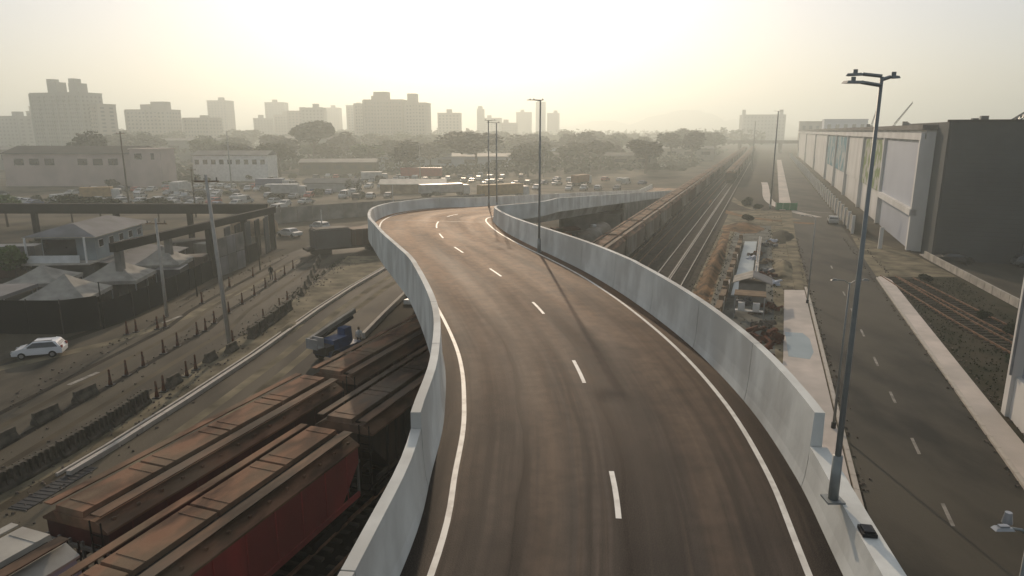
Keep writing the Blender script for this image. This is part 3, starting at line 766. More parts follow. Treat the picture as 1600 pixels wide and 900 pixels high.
place(W_white, -22.3, 27.2 - PIT, 'pale roofed grey wagon at the bottom left corner', GT1)
place(W_brown, -22.3, 27.2 + PIT, 'brown ribbed hopper wagon running under the viaduct on the leftmost track', GT1)
place(W_grey, -22.3, 27.2 + 2 * PIT, 'grey hopper wagon hidden beneath the viaduct on the leftmost track', GT1)
ya = 28.0 - PIT / 2
place(W_red, -18.0, ya, 'bright red hopper wagon in the foreground with a rusty roof', GT2)
place(W_grey, -18.0, ya + PIT, 'dark grey ribbed hopper wagon right behind the red one, half under the viaduct', GT2)
place(W_brown, -18.0, ya - PIT, 'brown hopper wagon cut by the lower picture edge', GT2)
rw = [W_pale, W_pale, W_grey, W_brown, W_pale]
for k in range(2, 41):
    s_ = rw[(k * 7 + k // 3) % 5]
    nm = {id(W_pale): 'pale grey', id(W_grey): 'dark grey ribbed', id(W_brown): 'brown ribbed'}[id(s_)]
    if k == 2: lb = nm + ' hopper wagon hidden under the viaduct deck'
    elif k == 3: lb = nm + ' hopper wagon just emerging under the right parapet'
    elif k == 4: lb = nm + ' hopper wagon, second one visible right of the parapet'
    elif k == 5: lb = nm + ' hopper wagon, third one visible right of the parapet'
    elif k < 14: lb = nm + ' hopper wagon, %s one visible right of the parapet' % ['fourth', 'fifth', 'sixth', 'seventh', 'eighth', 'ninth', 'tenth', 'eleventh'][k - 6]
    else: lb = nm + ' hopper wagon in the far hazy half of the long train'
    place(s_, -18.0, ya + PIT * k, lb, GT2)
for k in range(27):
    s_ = rw[(k * 3 + 1) % 5] if k else W_grey
    place(s_, -11.0, 222 + PIT * (k + .5), 'front hopper wagon of the far second train, its end facing the camera' if k == 0 else ('%s hopper wagon of the far second train counted from its near end' % ['second', 'third', 'fourth', 'fifth'][k - 1] if k < 5 else 'hopper wagon in the hazy rear of the far second train'), GT3)
if 1:
  pass
for w_ in (W_maroon, W_red, W_grey, W_pale, W_brown, W_white): kill(w_)
# small tank wagon between ramp and long train
t = empty('tank_wagon', tk(-22.6, 92), TROT, 'grey round topped tank wagon between the ramp and the long train', 'tank wagon')
MB().tube([(-6.2, 0, 3.0), (-5.7, 0, 3.0), (5.7, 0, 3.0), (6.2, 0, 3.0)], [.8, 1.4, 1.4, .8], 18).build('tank', M['sidepale'], t, True)
MB().tube([(0, 0, 4.2), (0, 0, 4.7)], .4, 12).build('dome', M['silver'], t, True)
MB().box(0, 0, 1.25, 12.4, 2.2, .35).build('frame', M['under'], t)
for s in (-1, 1): MB().box(s * 4.2, 0, .65, 2.2, 2.2, .6).build('bogie', M['under'], t)
for k, (x, y, L, m) in enumerate(((6.6, 97.5, 3.4, 'orange'), (9.6, 99.5, 3.0, 'greyp'), (3.2, 96.5, 4.0, 'sidebrown'), (8.2, 104, 4.0, 'rustjunk'))):
    t = empty('storage_container', (x, y, .01), R(20), ['orange', 'dark grey', 'brown', 'rusty red'][k] + ' container standing in the shade under the start of the ramp', 'container')
    MB().box(0, 0, 1.3, L, 2.4, 2.6).build('body', M[m], t)
    for j in range(5): MB().box(-L / 2 + L * (j + .5) / 5, -1.22, 1.3, .12, .06, 2.4).build('rib', M[m], t)

# ------------------------------------------------------------------ vehicles
def car(paint, kind='hatch', fine=False):
    """low polygon car, nose towards +x"""
    L, W, H = {'hatch': (3.95, 1.72, 1.50), 'sedan': (4.4, 1.75, 1.42), 'van': (4.9, 1.9, 2.05), 'pickup': (4.9, 1.8, 1.65)}[kind]
    t = empty('parked_car')
    h = L / 2
    if kind == 'hatch': prof = [(-h, .35), (-h - .02, .75), (-h + .12, 1.0), (-h + .42, 1.42), (-h + .8, H), (.25, H - .02), (1.05, .98), (h - .25, .82), (h, .62), (h, .32)]
    elif kind == 'sedan': prof = [(-h, .35), (-h, .85), (-h + .75, .95), (-h + 1.35, H - .03), (-.2, H), (.55, H - .08), (1.25, .93), (h - .2, .8), (h, .6), (h, .32)]
    elif kind == 'van': prof = [(-h, .38), (-h, 1.2), (-h + .08, H - .05), (-h + .3, H), (h - 1.5, H), (h - .75, 1.2), (h - .1, 1.0), (h, .7), (h, .36)]
    else: prof = [(-h, .5), (-h, 1.02), (-.55, 1.02), (-.45, H - .04), (-.3, H), (.55, H - .04), (1.15, 1.05), (h - .2, .95), (h, .7), (h, .4)]
    n = len(prof); b = MB()
    def wy(z): return W / 2 * (1.0 if z < .95 else 1 - .16 * (z - .95) / (H - .95)) * (.94 if z < .45 else 1)
    for s in (-1, 1): b.v += [(x, s * wy(z), z) for x, z in prof]
    b.f.append(tuple(range(n))); b.f.append(tuple(range(2 * n - 1, n - 1, -1)))
    for i in range(n):
        j = (i + 1) % n; b.f.append((j, i, n + i, n + j))
    body = b.build('body', paint, t)
    # glass: side band, windscreen and rear window as raised panes
    zt, zb = H - .09, .98
    x0, x1, x2, x3 = {'hatch': (-h + .28, -h + .66, .22, .86), 'sedan': (-h + 1.0, -h + 1.45, .38, 1.05), 'van': (h - 2.3, h - 2.3, h - 1.5, h - .9), 'pickup': (-.42, -.36, .45, 1.0)}[kind]
    for s in (-1, 1):
        y0, y1 = s * (wy(zb) + .012), s * (wy(zt) + .012)
        q = [(x0, y0, zb), (x3, y0, zb), (x2, y1, zt), (x1, y1, zt)]
        MB().quad(*(q if s < 0 else q[::-1])).build('side_window', M['glass'], t)
    def pane(name, xa, za, xb, zb_, off):
        q = [(xa + off, -wy(za) + .1, za), (xa + off, wy(za) - .1, za), (xb + off, wy(zb_) - .1, zb_), (xb + off, -wy(zb_) + .1, zb_)]
        MB().quad(*(q if off > 0 else q[::-1])).build(name, M['glass'], t)
    if kind == 'hatch': pane('windscreen', 1.02, 1.01, .32, H - .08, .03); pane('rear_window', -h + .16, 1.06, -h + .45, 1.40, -.03)
    elif kind == 'sedan': pane('windscreen', 1.18, 1.0, .58, H - .1, .03); pane('rear_window', -h + .8, 1.02, -h + 1.25, H - .1, -.03)
    elif kind == 'van': pane('windscreen', h - .8, 1.28, h - 1.42, H - .12, .03)
    else: pane('windscreen', 1.1, 1.1, .62, H - .1, .03)
    for sx in (-1, 1):
        for sy in (-1, 1):
            x = sx * (h - .78); y = sy * (W / 2 - .10)
            w_ = MB().tube([(x, y - .1, .31), (x, y + .11, .31)], .31, 14 if fine else 8).build('wheel', M['tyre'], t)
            if fine: MB().tube([(x, y + sy * .105, .31), (x, y + sy * .125, .31)], .18, 10).build('rim', M['rim'], w_)
    if fine:
        for s in (-1, 1):
            MB().box(h - .05, s * .6, .68, .14, .35, .14).build('headlight', M['silver'], t)
            MB().box(-h + .03, s * .66, .92, .14, .22, .24).build('tail_light', M['red'], t)
            MB().box(.72, s * (W / 2 + .09), 1.0, .12, .16, .11).build('mirror', paint, t)
        MB().box(h, 0, .42, .08, 1.5, .18).build('bumper', M['greyp'], t)
        for s in (-1, 1): MB().box(-.45, s * .55, H + .03, 1.6, .05, .04).build('roof_rail', M['black'], t)
    return t
def at(o, x, y, rz, label, cat_, group=None, z=0.0, s=None):
    o.location = (x, y, z); o.rotation_euler = (0, 0, rz); tag(o, label, cat_, group)
    return o
c = car(M['carwhite'], 'hatch', True); at(c, -36.6, 50.5, R(180 + 17), 'white hatchback driving alone on the avenue beside the black netting fence', 'car', z=.013); c.scale = (.86, .86, .86)
pc = {}
for key, p in (('white', 'dullwhite'), ('silver', 'silver'), ('dark grey', 'greyp'), ('black', 'black'), ('red', 'red'), ('blue', 'bluep')):
    for kd in ('hatch', 'sedan'): pc[key, kd] = car(M[p], kd)
pc['white', 'van'] = car(M['dullwhite'], 'van'); pc['silver', 'pickup'] = car(M['silver'], 'pickup')
def put(key, kd, x, y, rz, label, group=None):
    return at(copy_tree(pc[key, kd]), x, y, rz, label, 'car' if kd != 'van' else 'van', group, .012)
put('white', 'sedan', -36.8, 112, R(150), 'white saloon car parked left of a second one behind the grey frame')
put('white', 'hatch', -34.0, 120, R(140), 'white hatchback parked right of the white saloon beyond the frame')
put('white', 'hatch', 60.6, 128.5, R(70), 'small white car parked by the end of the long white wall')
put('black', 'sedan', 58.3, 88.6, R(-20), 'dark car parked at the foot of the dark cladded building')
put('dark grey', 'hatch', 66.5, 86.0, R(-20), 'dark hatchback parked further right along the dark building')
names = {'hatch': 'hatchback', 'sedan': 'saloon car', 'van': 'van', 'pickup': 'pickup'}
rnd = random.Random(11)
keys = [('white', 'hatch'), ('white', 'sedan'), ('silver', 'hatch'), ('silver', 'sedan'), ('dark grey', 'hatch'), ('dark grey', 'sedan'), ('black', 'hatch'), ('red', 'hatch'), ('blue', 'sedan'), ('white', 'van'), ('silver', 'pickup'), ('white', 'hatch'), ('silver', 'hatch')]
rows = [(-122, -48, 166, R(70), 3.6), (-120, -36, 190, R(88), 3.3), (-110, -30, 211, R(82), 3.5), (-85, 0, 233, R(85), 3.4), (-80, 10, 256, R(90), 3.8), (-8, 44, 225, R(60), 4.6), (-112, -42, 158, R(80), 3.7), (-118, -30, 178, R(85), 3.4), (-125, -34, 200, R(95), 3.4), (-70, -14, 222, R(80), 3.4), (-66, -6, 243, R(92), 3.6), (16, 44, 240, R(60), 4.2), (2, 36, 205, R(70), 4.8), (52, 74, 330, R(60), 5.0), (-58, -42, 144, R(70), 4)]
spots = []
for (xa, xb, y, rz, st) in rows:
    x = xa
    while x < xb:
        if rnd.random() < .62: spots.append((x + rnd.uniform(-.5, .5), y + rnd.uniform(-2.5, 2.5), rz + rnd.uniform(-.12, .12) + (math.pi if rnd.random() < .5 else 0)))
        x += st
for i, (x, y, rz) in enumerate(spots):
    k = keys[rnd.randrange(len(keys))]
    place_ = 'nearest row of the left vehicle yard' if y < 165 else 'second row of the left vehicle yard' if y < 190 else ('middle rows of the vehicle yard' if x < 0 else 'sunlit lot beyond the ramp')
    if y > 212: place_ = 'back rows of the vehicle yard' if x < 0 else 'open ground left of the long train'
    put(k[0], k[1], x, y, rz, '%s %s parked in the %s' % (k[0], names[k[1]], place_), 'vehicles parked in the yard')
for o in pc.values(): kill(o)
# trucks and trailers
def truck(x, y, rz, L, H, boxm, label, cab='dullwhite', cabin=True):
    t = empty('truck', (x, y, .01), rz, label, 'truck')
    MB().box(0, 0, .95, L, 1.0, .25).build('chassis', M['under'], t)
    MB().box(0, 0, 1.1 + H / 2, L - .1, 2.5, H).build('cargo_box', boxm, t)
    if cabin:
        b = MB().hexa([(L / 2 + .1, -1.2, .5), (L / 2 + 2.1, -1.2, .5), (L / 2 + 2.1, 1.2, .5), (L / 2 + .1, 1.2, .5), (L / 2 + .1, -1.15, 2.9), (L / 2 + 1.8, -1.15, 2.9), (L / 2 + 1.8, 1.15, 2.9), (L / 2 + .1, 1.15, 2.9)])
        b.build('cab', M[cab], t)
        MB().quad((L / 2 + 2.03, -1.0, 1.6), (L / 2 + 2.03, 1.0, 1.6), (L / 2 + 1.85, 1.0, 2.6), (L / 2 + 1.85, -1.0, 2.6)).build('windscreen', M['glass'], t)
    for xx in (-L / 2 + 1.2, -L / 2 + 2.4, L / 2 - .6) + ((L / 2 + 1.3,) if cabin else ()):
        for s in (-1, 1): MB().tube([(xx, s * 1.0 - .14, .5), (xx, s * 1.0 + .14, .5)], .5, 10).build('wheel', M['tyre'], t)
truck(-33, 252, 0, 15, 3.0, M['roofdark'] if False else M['red'], 'long red box trailer parked at the back of the vehicle yard', cabin=False)
truck(-3, 178, R(35), 13, 2.6, M['ochre'], 'ochre covered trailer parked just beyond the viaduct bend')
truck(-19, 184, R(28), 12, 2.2, M['silver'], 'pale flat trailer parked left of the ochre one')
truck(-60, 182, R(5), 7, 2.3, M['silver'], 'silver box truck in the middle of the vehicle yard')
truck(-92, 190, R(90), 6, 2.4, M['dullwhite'], 'white box truck parked by the pink factory')
truck(-72, 205, R(0), 8, 2.2, M['bluep'], 'blue truck parked behind the parked cars')
truck(-48, 236, R(10), 7, 2.4, M['dullwhite'], 'white truck left of the red trailer')
truck(-104, 172, R(15), 7, 2.3, M['ochre'], 'ochre truck at the left end of the yard')
truck(22, 222, R(60), 9, 2.3, M['dimorange'], 'orange truck on the sunlit lot beyond the ramp')
# brown fuel cylinder lying on the ground
t = empty('tank', (-42.5, 112, 0), R(10), 'brown cylindrical tank lying beside the parked white cars', 'tank')
MB().tube([(-3.6, 0, 1.5), (-3.2, 0, 1.5), (3.2, 0, 1.5), (3.6, 0, 1.5)], [.8, 1.35, 1.35, .8], 16).build('shell', M['wood'], t, True)
for s in (-2, 2): MB().box(s, 0, .25, .4, 2.2, .5).build('saddle', M['concd'], t)
# dark covered wagon standing on the left
t = empty('freight_wagon', (-23.5, 97.0, 0), R(32), 'dark freight wagon with rusty end section standing left of the viaduct', 'freight wagon')
MB().box(-2.6, 0, 2.35, 5.0, 2.9, 2.6).build('body', M['greyp'], t)
MB().box(-2.6, 0, 3.7, 5.1, 2.6, .2, 0, .9).build('roof', M['sidegrey'], t)
MB().box(3.2, 0, 2.3, 6.0, 2.8, 2.3).build('cargo', M['sidebrown'], t)
for k in range(6): MB().box(.6 + k * 1.05, -1.45, 2.3, .12, .1, 2.3).build('rib', M['sidegrey'], t)
MB().box(0, 0, .95, 12.4, 2.6, .3).build('frame', M['under'], t)
for s in (-4, 4): MB().box(s, 0, .5, 2.4, 2.3, .7).build('bogie', M['under'], t)

# ------------------------------------------------------------------ concrete barriers, blocks and bollards of the avenue
def jersey(x, y, rz, label, group, ribs=True, L=1.8, h=.95):
    t = empty('concrete_barrier', (x, y, 0.01), rz, label, 'barrier', group)
    MB().profx([(-.3, 0), (.3, 0), (.3, .15), (.12, .45), (.09, h), (-.09, h), (-.12, .45), (-.3, .15)], -L / 2, L / 2).build('body', M['blockc'], t)
    if ribs:
        for k in range(5): MB().box(-L / 2 + .18 + k * (L - .36) / 4, -.17, h * .52, .10, .16, h * .95).build('rib', M['blockc'], t)
        for k in range(5): MB().box(-L / 2 + .18 + k * (L - .36) / 4, .17, h * .52, .10, .16, h * .95).build('rib', M['blockc'], t)
G1 = 'ribbed concrete barriers along the verge'
jl = [(-25.05, 29.2), (-24.6, 30.6), (-24.25, 32.3), (-23.95, 34.3), (-23.75, 36.2), (-23.55, 38.2), (-23.45, 40.2)]
for i, (x, y) in enumerate(jl):
    q = jl[min(i + 1, len(jl) - 1)]; r_ = jl[max(i - 1, 0)]
    jersey(x, y, math.atan2(q[1] - r_[1], q[0] - r_[0]), 'ribbed concrete barrier, number %s of the near row counted from the lower left' % ['one', 'two', 'three', 'four', 'five', 'six', 'seven'][i], G1)
for i, (x, y, lb) in enumerate(((-23.25, 44.3, 'lone small concrete block between bollards along the verge'), (-22.9, 49.3, 'concrete block just before the tall utility pole'), (-22.2, 51.6, 'concrete block at the foot of the tall utility pole'))):
    jersey(x, y, R(82), lb, None, False, 1.2, .7)
for i, (x, y, lb) in enumerate(((-28.3, 35.0, 'nearest concrete block standing in the avenue'), (-28.1, 38.4, 'middle one of three concrete blocks in the avenue'), (-27.8, 41.8, 'farthest of three concrete blocks in the avenue'))):
    jersey(x, y, R(78), lb, None, False, 1.7, .75)
for k in range(7):
    y = 71 + k * 3.1
    jersey(-22.4 - k * .55, y, R(100), 'squat concrete block in the far row leading to the dark wagon', 'far row of concrete blocks', False, 1.5, .9)
for k in range(6):
    y = 55.5 + k * 1.7
    jersey(-21.9 + .03 * k, y, R(86), 'concrete barrier in the pile of pale barriers on the verge', 'pale barriers on the verge', True, 1.3, 1.0)
def bollard(x, y, label, group):
    t = empty('bollard', (x, y, .01), 0, label, 'bollard', group)
    MB().tube([(0, 0, .05), (0, 0, .55), (0, 0, 1.12), (0, 0, 1.18)], [.15, .085, .07, .03], 8).build('post', M['cone'], t, True)
    MB().box(0, 0, .03, .48, .48, .07).build('base', M['black'], t)
for (x, y) in ((-27.5, 44.1), (-27.5, 46.1), (-27.3, 48.0), (-27.3, 51.0), (-27.1, 52.9), (-26.9, 56.0), (-26.7, 57.2), (-27.0, 59.7)):
    bollard(x, y, 'dark orange bollard in the middle row across the avenue', 'bollards in the middle of the avenue')
for (x, y) in ((-23.2, 41.9), (-23.3, 43.0), (-23.1, 45.9), (-23.1, 47.3), (-22.9, 53.6), (-22.8, 60.4), (-22.7, 64.6), (-22.9, 67.6)):
    bollard(x, y, 'dark orange bollard along the verge beside the concrete blocks', 'bollards along the verge')
for k in range(7): bollard(-27.1 - .1 * k, 63.2 + 3.6 * k, 'dark orange bollard in the far part of the avenue', 'bollards in the far avenue')
for (x, y) in ((-33.0, 56.2), (-32.6, 56.9), (-31.2, 57.8), (-30.8, 58.3), (-31.4, 67.1), (-31.6, 74.5), (-31.0, 80)): bollard(x, y, 'dark bollard at the edge of the avenue by the netting fence', 'bollards by the netting fence')
# person on the far avenue
def make_person(x, y, rz, top_m, leg_m, label):
    t = empty('person', (x, y, .012), rz, label, 'person')
    # one continuous lofted figure: two legs, torso, arms and head
    mb = MB()
    mb.tube([(-.11, .05, .02), (-.11, 0, .08), (-.11, .02, .48), (-.09, 0, .88)], [.05, .05, .06, .09], 8)
    mb.tube([(.12, -.10, .02), (.12, -.14, .08), (.12, -.05, .48), (.09, 0, .88)], [.05, .05, .06, .09], 8)
    mb.build('trousers', leg_m, t, True)
    mb = MB(); mb.tube([(0, 0, .84), (0, 0, 1.05), (0, 0, 1.32), (0, 0, 1.44), (0, 0, 1.5)], [.14, .15, .18, .12, .055], 10)
    mb.tube([(-.17, 0, 1.4), (-.23, .03, 1.12), (-.22, .15, .9)], [.06, .05, .04], 7); mb.tube([(.17, 0, 1.4), (.23, -.03, 1.12), (.23, .04, .88)], [.06, .05, .04], 7)
    mb.build('shirt', top_m, t, True)
    MB().tube([(0, .0, 1.48), (0, .01, 1.56), (0, .02, 1.65), (0, .01, 1.73), (0, 0, 1.76)], [.05, .085, .10, .08, .02], 10).build('head', M['wood'], t, True)
    return t
make_person(-28.3, 78.5, R(20), M['darkfab'], M['black'], 'person in dark clothes standing in the far avenue by the bollards')
make_person(-20.5, 117, R(0), M['red'], M['black'], 'person in a red top on the dirt behind the dark wagon')

# ------------------------------------------------------------------ black netting fence, tents, frame and house on the left
t = empty('netting_fence', (0, 0, 0), 0, 'tall black netting fence round the tent site on the left', 'fence')
fp = [(-70, 56.4), (-44.3, 56.4), (-38.5, 56.2), (-36.3, 58), (-35.6, 62), (-35.3, 70), (-35.4, 79), (-34.6, 92)]
for i in range(len(fp) - 1):
    a_, b_ = Vector((*fp[i], 0)), Vector((*fp[i + 1], 0)); L = (b_ - a_).length; n = max(1, round(L / 3)); d = (b_ - a_).normalized(); g = math.atan2(d.y, d.x)
    hh = 3.0 if i < 3 else 2.3
    for k in range(n):
        c_ = a_.lerp(b_, (k + .5) / n)
        MB().box(c_.x, c_.y, hh / 2, L / n - .06, .04, hh - .02, g).build('net_panel', M['darkfab'], t)
        p_ = a_.lerp(b_, k / n); MB().box(p_.x - d.y * -.06, p_.y + d.x * .06, hh / 2 + .05, .07, .07, hh + .1, g).build('post', M['black'], t)
def tent(x, y, w, d, h0, h1, rz, label, m='tent'):
    t = empty('tent', (x, y, 0), rz, label, 'tent')
    b = MB(); P_ = [(-w / 2, -d / 2, h0), (w / 2, -d / 2, h0), (w / 2, d / 2, h0), (-w / 2, d / 2, h0)]
    n = 4
    for k in range(4):
        A, B = Vector(P_[k]), Vector(P_[(k + 1) % 4]); ap = Vector((0, 0, h1)); prev = None
        for j in range(n + 1):
            s = j / n; sag = -.25 * math.sin(math.pi * s); a1, b1 = A.lerp(ap, s), B.lerp(ap, s); a1.z += sag * (h1 - h0) * .35; b1.z += sag * (h1 - h0) * .35
            if prev: b.quad(prev[0], prev[1], b1, a1)
            prev = (a1, b1)
    b.build('canopy', M[m], t)
    for (x_, y_, z_) in P_: MB().tube([(x_ * .97, y_ * .97, 0), (x_ * .97, y_ * .97, h0)], .05, 6).build('leg', M['silver'], t)
    v = MB()
    for k in range(4):
        A, B = Vector(P_[k]), Vector(P_[(k + 1) % 4]); v.quad(A, B, B - Vector((0, 0, .35)), A - Vector((0, 0, .35)))
    v.build('valance', M[m], t)
tent(-41.0, 61.2, 5.6, 5.6, 2.5, 4.3, R(8), 'pointed pale tent nearest the black fence corner')
tent(-40.6, 68.8, 5.6, 5.6, 2.5, 4.3, R(8), 'pointed pale tent behind the nearest pointed one')
tent(-47.4, 67.5, 5.2, 5.2, 2.5, 3.9, R(8), 'pointed pale tent left of the two near tents')
tent(-39.6, 76.4, 5.0, 5.0, 2.6, 4.4, R(8), 'pointed pale tent farthest along the netting fence')
tent(-50.5, 60.5, 10, 7, 2.7, 3.1, R(3), 'wide low flat canopy at the left picture edge', 'greyroof')
b_ = MB().box(0, 0, 1.1, 5.4, 2.6, 2.2).build('site_cabin', M['sidepale']); b_.location = (-40.2, 82.0, 0); b_.rotation_euler = (0, 0, R(10)); tag(b_, 'low pale site cabin behind the pointed tents', 'cabin')
b_ = MB().box(0, 0, 1.2, 3.4, 2.6, 2.4).build('site_cabin', M['greyp']); b_.location = (-37.6, 74.0, 0); b_.rotation_euler = (0, 0, R(100)); tag(b_, 'dark site cabin close behind the netting fence', 'cabin')
# concrete frame
t = empty('canopy_structure', (0, 0, 0), 0, 'long dark open concrete canopy structure on pillars standing behind the netting fence', 'canopy')
cols = [(-39.6, 67.8), (-38.7, 76), (-37.6, 84), (-36.3, 92), (-35.2, 99.6)]
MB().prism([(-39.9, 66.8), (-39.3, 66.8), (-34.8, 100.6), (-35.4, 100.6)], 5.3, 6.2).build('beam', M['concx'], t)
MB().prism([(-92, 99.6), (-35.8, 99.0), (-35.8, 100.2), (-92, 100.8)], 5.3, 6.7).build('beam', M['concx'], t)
for (x, y) in cols + [(-58, 99.9), (-70, 99.9), (-83, 100), (-47, 99.4)]:
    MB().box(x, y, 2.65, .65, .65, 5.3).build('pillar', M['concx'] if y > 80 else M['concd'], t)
for k in range(5):
    y = 86.5 + k * 2.5; x = -36.6 + .14 * (y - 84)
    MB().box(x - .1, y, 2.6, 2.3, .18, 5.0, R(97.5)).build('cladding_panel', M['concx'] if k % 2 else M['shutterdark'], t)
# grey patterned hoarding in front of the far pillars
t = empty('hoarding', (0, 0, 0), 0, 'tall grey hoarding of square panels standing by the avenue', 'hoarding')
for k in range(3):
    for j in range(2): MB().box(-34.6 + .25 * k * .9, 80.5 + k * 2.1, 1.25 + j * 2.3, 2.0, .1, 2.2, R(83)).build('panel', M['concd'] if (k + j) % 2 else M['greyroof'], t)
# house with grey roof
t = empty('house', (-49.2, 79.2, 0), R(4), 'two storey pale blue house with shallow grey roof inside the canopy structure', 'house')
MB().box(0, 0, 1.5, 5.8, 11.6, 3.0).build('ground_floor', M['concd'], t)
MB().box(.3, .3, 4.5, 5.6, 11.4, 2.9).build('upper_floor', M['housewall'], t)
MB().box(-.2, -.7, 3.08, 7.0, 13.4, .18).build('floor_slab', M['kerb'], t)
rf = MB(); rf.quad((-3.6, -6.6, 5.95), (3.9, -6.6, 5.95), (3.9, 6.4, 5.95), (.2, 4.4, 7.1), (.2, -4.2, 7.1), (-3.6, 6.4, 5.95)) if 0 else rf.hexa([(-3.7, -6.7, 5.95), (3.9, -6.7, 5.95), (3.9, 6.5, 5.95), (-3.7, 6.5, 5.95), (-.2, -4.0, 7.0), (.4, -4.0, 7.0), (.4, 4.0, 7.0), (-.2, 4.0, 7.0)])
rf.build('roof', M['greyroof'], t)
MB().box(.1, 0, 5.88, 7.7, 13.3, .12).build('eave', M['kerb'], t)
MB().box(-.6, -5.48, 4.4, 3.4, .12, 2.2).build('veranda_opening', M['glass'], t)
MB().box(-.6, -7.1, 3.6, 5.6, .08, .8).build('balcony_rail', M['white'], t)
for x in (-3.3, 2.8): MB().box(x, -6.9, 4.5, .16, .16, 2.8).build('veranda_post', M['white'], t)
for k in range(5):
    f = MB().box(3.12, -4.2 + 2.3 * k, 4.9, .08, 1.0, .9).build('window', M['white'], t); MB().box(3.17, -4.2 + 2.3 * k, 4.9, .04, .84, .74).build('pane', M['glass'], f)
b = MB().hexa([(3.2, -5.6, 2.9), (8.2, -5.6, 2.4), (8.2, 6.8, 2.4), (3.2, 6.8, 2.9), (3.2, -5.6, 3.0), (8.2, -5.6, 2.5), (8.2, 6.8, 2.5), (3.2, 6.8, 3.0)]); b.build('lean_to_roof', M['greyroof'], t)
for y in (-5, 0, 6): MB().box(8.0, y, 1.2, .15, .15, 2.4).build('lean_to_post', M['silver'], t)

# ------------------------------------------------------------------ foliage
def crown_mesh(name, seed, rx, ry, rz_, n, leaf, m, lumps=7):
    r = random.Random(seed); mb = MB(); L_ = []
    for k in range(lumps):
        a_, b2 = r.uniform(0, 6.28), r.uniform(-.35, .9)
        L_.append((math.cos(a_) * rx * .55 * r.uniform(.3, 1), math.sin(a_) * ry * .55 * r.uniform(.3, 1), b2 * rz_ * .55, r.uniform(.38, .62)))
    for i in range(n):
        c = L_[r.randrange(lumps)]
        while True:
            p = Vector((r.uniform(-1, 1), r.uniform(-1, 1), r.uniform(-1, 1)))
            if .35 < p.length < 1: break
        p = Vector((c[0] + p.x * rx * c[3], c[1] + p.y * ry * c[3], c[2] + p.z * rz_ * c[3]))
        u = Vector((r.uniform(-1, 1), r.uniform(-1, 1), r.uniform(-.5, .5))).normalized(); w = u.cross(Vector((r.uniform(-1, 1), r.uniform(-1, 1), r.uniform(-1, 1)))).normalized()
        s = leaf * r.uniform(.6, 1.3)
        mb.quad(p - u * s, p + w * s * .7, p + u * s, p - w * s * .7)
    me = bpy.data.meshes.new(name); me.from_pydata(mb.v, [], mb.f); me.materials.append(m); me.update(); return me
CR = [crown_mesh('crown', k, 1, 1, .85 + .1 * (k % 3), 1700, .11, M['foliage'] if k != 3 else M['foliage2'], 6 + k) for k in range(6)]
TR = []
for k in range(2):
    mb = MB(); mb.tube([(0, 0, 0), (.02, 0, .55), (.0, .02, 1.0)], [.06, .045, .03], 7)
    for j in range(4):
        a_ = j * 1.57 + k; mb.tube([(0, 0, .6 + .06 * j), (math.cos(a_) * .22, math.sin(a_) * .22, .95), (math.cos(a_) * .5, math.sin(a_) * .5, 1.3)], [.025, .018, .008], 5, False)
    me = bpy.data.meshes.new('trunk'); me.from_pydata(mb.v, [], mb.f); me.materials.append(M['bark']); TR.append(me)
def tree(x, y, h, w, label, group=None, k=None, name='tree', z=0):
    k = rnd.randrange(6) if k is None else k
    t = empty(name, (x, y, z), rnd.uniform(0, 6.28), label, 'tree', group)
    c = bpy.data.objects.new('crown', CR[k]); col.objects.link(c); c.parent = t; ch = h * .62
    c.scale = (w / 2, w / 2, ch / 1.75); c.location = (0, 0, h - ch * .52)
    tr = bpy.data.objects.new('trunk', TR[k % 2]); col.objects.link(tr); tr.parent = t; tr.scale = (h * .62, h * .62, h * .62)
    return t
tree(-95, 335, 22.5, 25, 'large dome shaped dark tree rising above the belt left of the twin blocks', k=0)
tree(-84, 345, 17, 18, 'broad tree leaning against the right side of the large dome tree', k=1)
tree(-40.5, 262, 13.0, 15, 'big dark round tree in front of the middle apartment block', k=2)
tree(-15, 290, 17, 30, 'very wide dark tree mass at the centre of the far belt', k=4)
tree(6, 262, 12, 16, 'round tree left of the long low warehouse wall', k=5)
tree(55, 285, 14, 16, 'round tree close to the long train on its left side', k=0)
tree(-62, 300, 12, 17, 'low wide tree between the dome tree and the middle blocks', k=3)
tree(-135, 225, 10, 16, 'tree on the left edge beside the pink factory', k=1)
tree(-152, 250, 16, 16, 'tall dark tree behind the houses at the left edge', k=2)
tree(-88, 262, 13, 18, 'green tree behind the long white building', k=3)
tree(-104, 268, 12, 14, 'olive green tree to the left behind the long white building', k=0)
for k, (x, y, h, w) in enumerate(((-76, 126, 5.5, 9), (-84, 130, 5, 8), (-92, 124, 6, 9), (-68, 131, 4.6, 7))):
    tree(x, y, h, w, ['bushy dark tree behind the concrete frame, right of the overgrown clump', 'middle bushy tree in the overgrown clump behind the frame', 'leftmost bushy tree in the overgrown clump behind the frame', 'small bushy tree nearest the parked cars behind the frame'][k], k=k + 1)
tree(-53.0, 71.6, 5.4, 3.4, 'small bright green tree on the house veranda side', k=3)
belts = [(300, 360, 26, 10, 14, -150, 62, 'near part of the hazy tree belt'), (370, 460, 40, 11, 17, -230, 100, 'middle part of the hazy tree belt'), (480, 640, 48, 13, 19, -330, 150, 'far part of the hazy tree belt')]
for (ya_, yb_, n, h0, h1, xa_, xb_, nm) in belts:
    for i in range(n):
        x = xa_ + (xb_ - xa_) * (i + rnd.uniform(.1, .9)) / n; h = rnd.uniform(h0, h1)
        tree(x, rnd.uniform(ya_, yb_), h, h * rnd.uniform(.9, 1.5), 'hazy green tree in the %s' % nm, 'trees of the ' + nm)
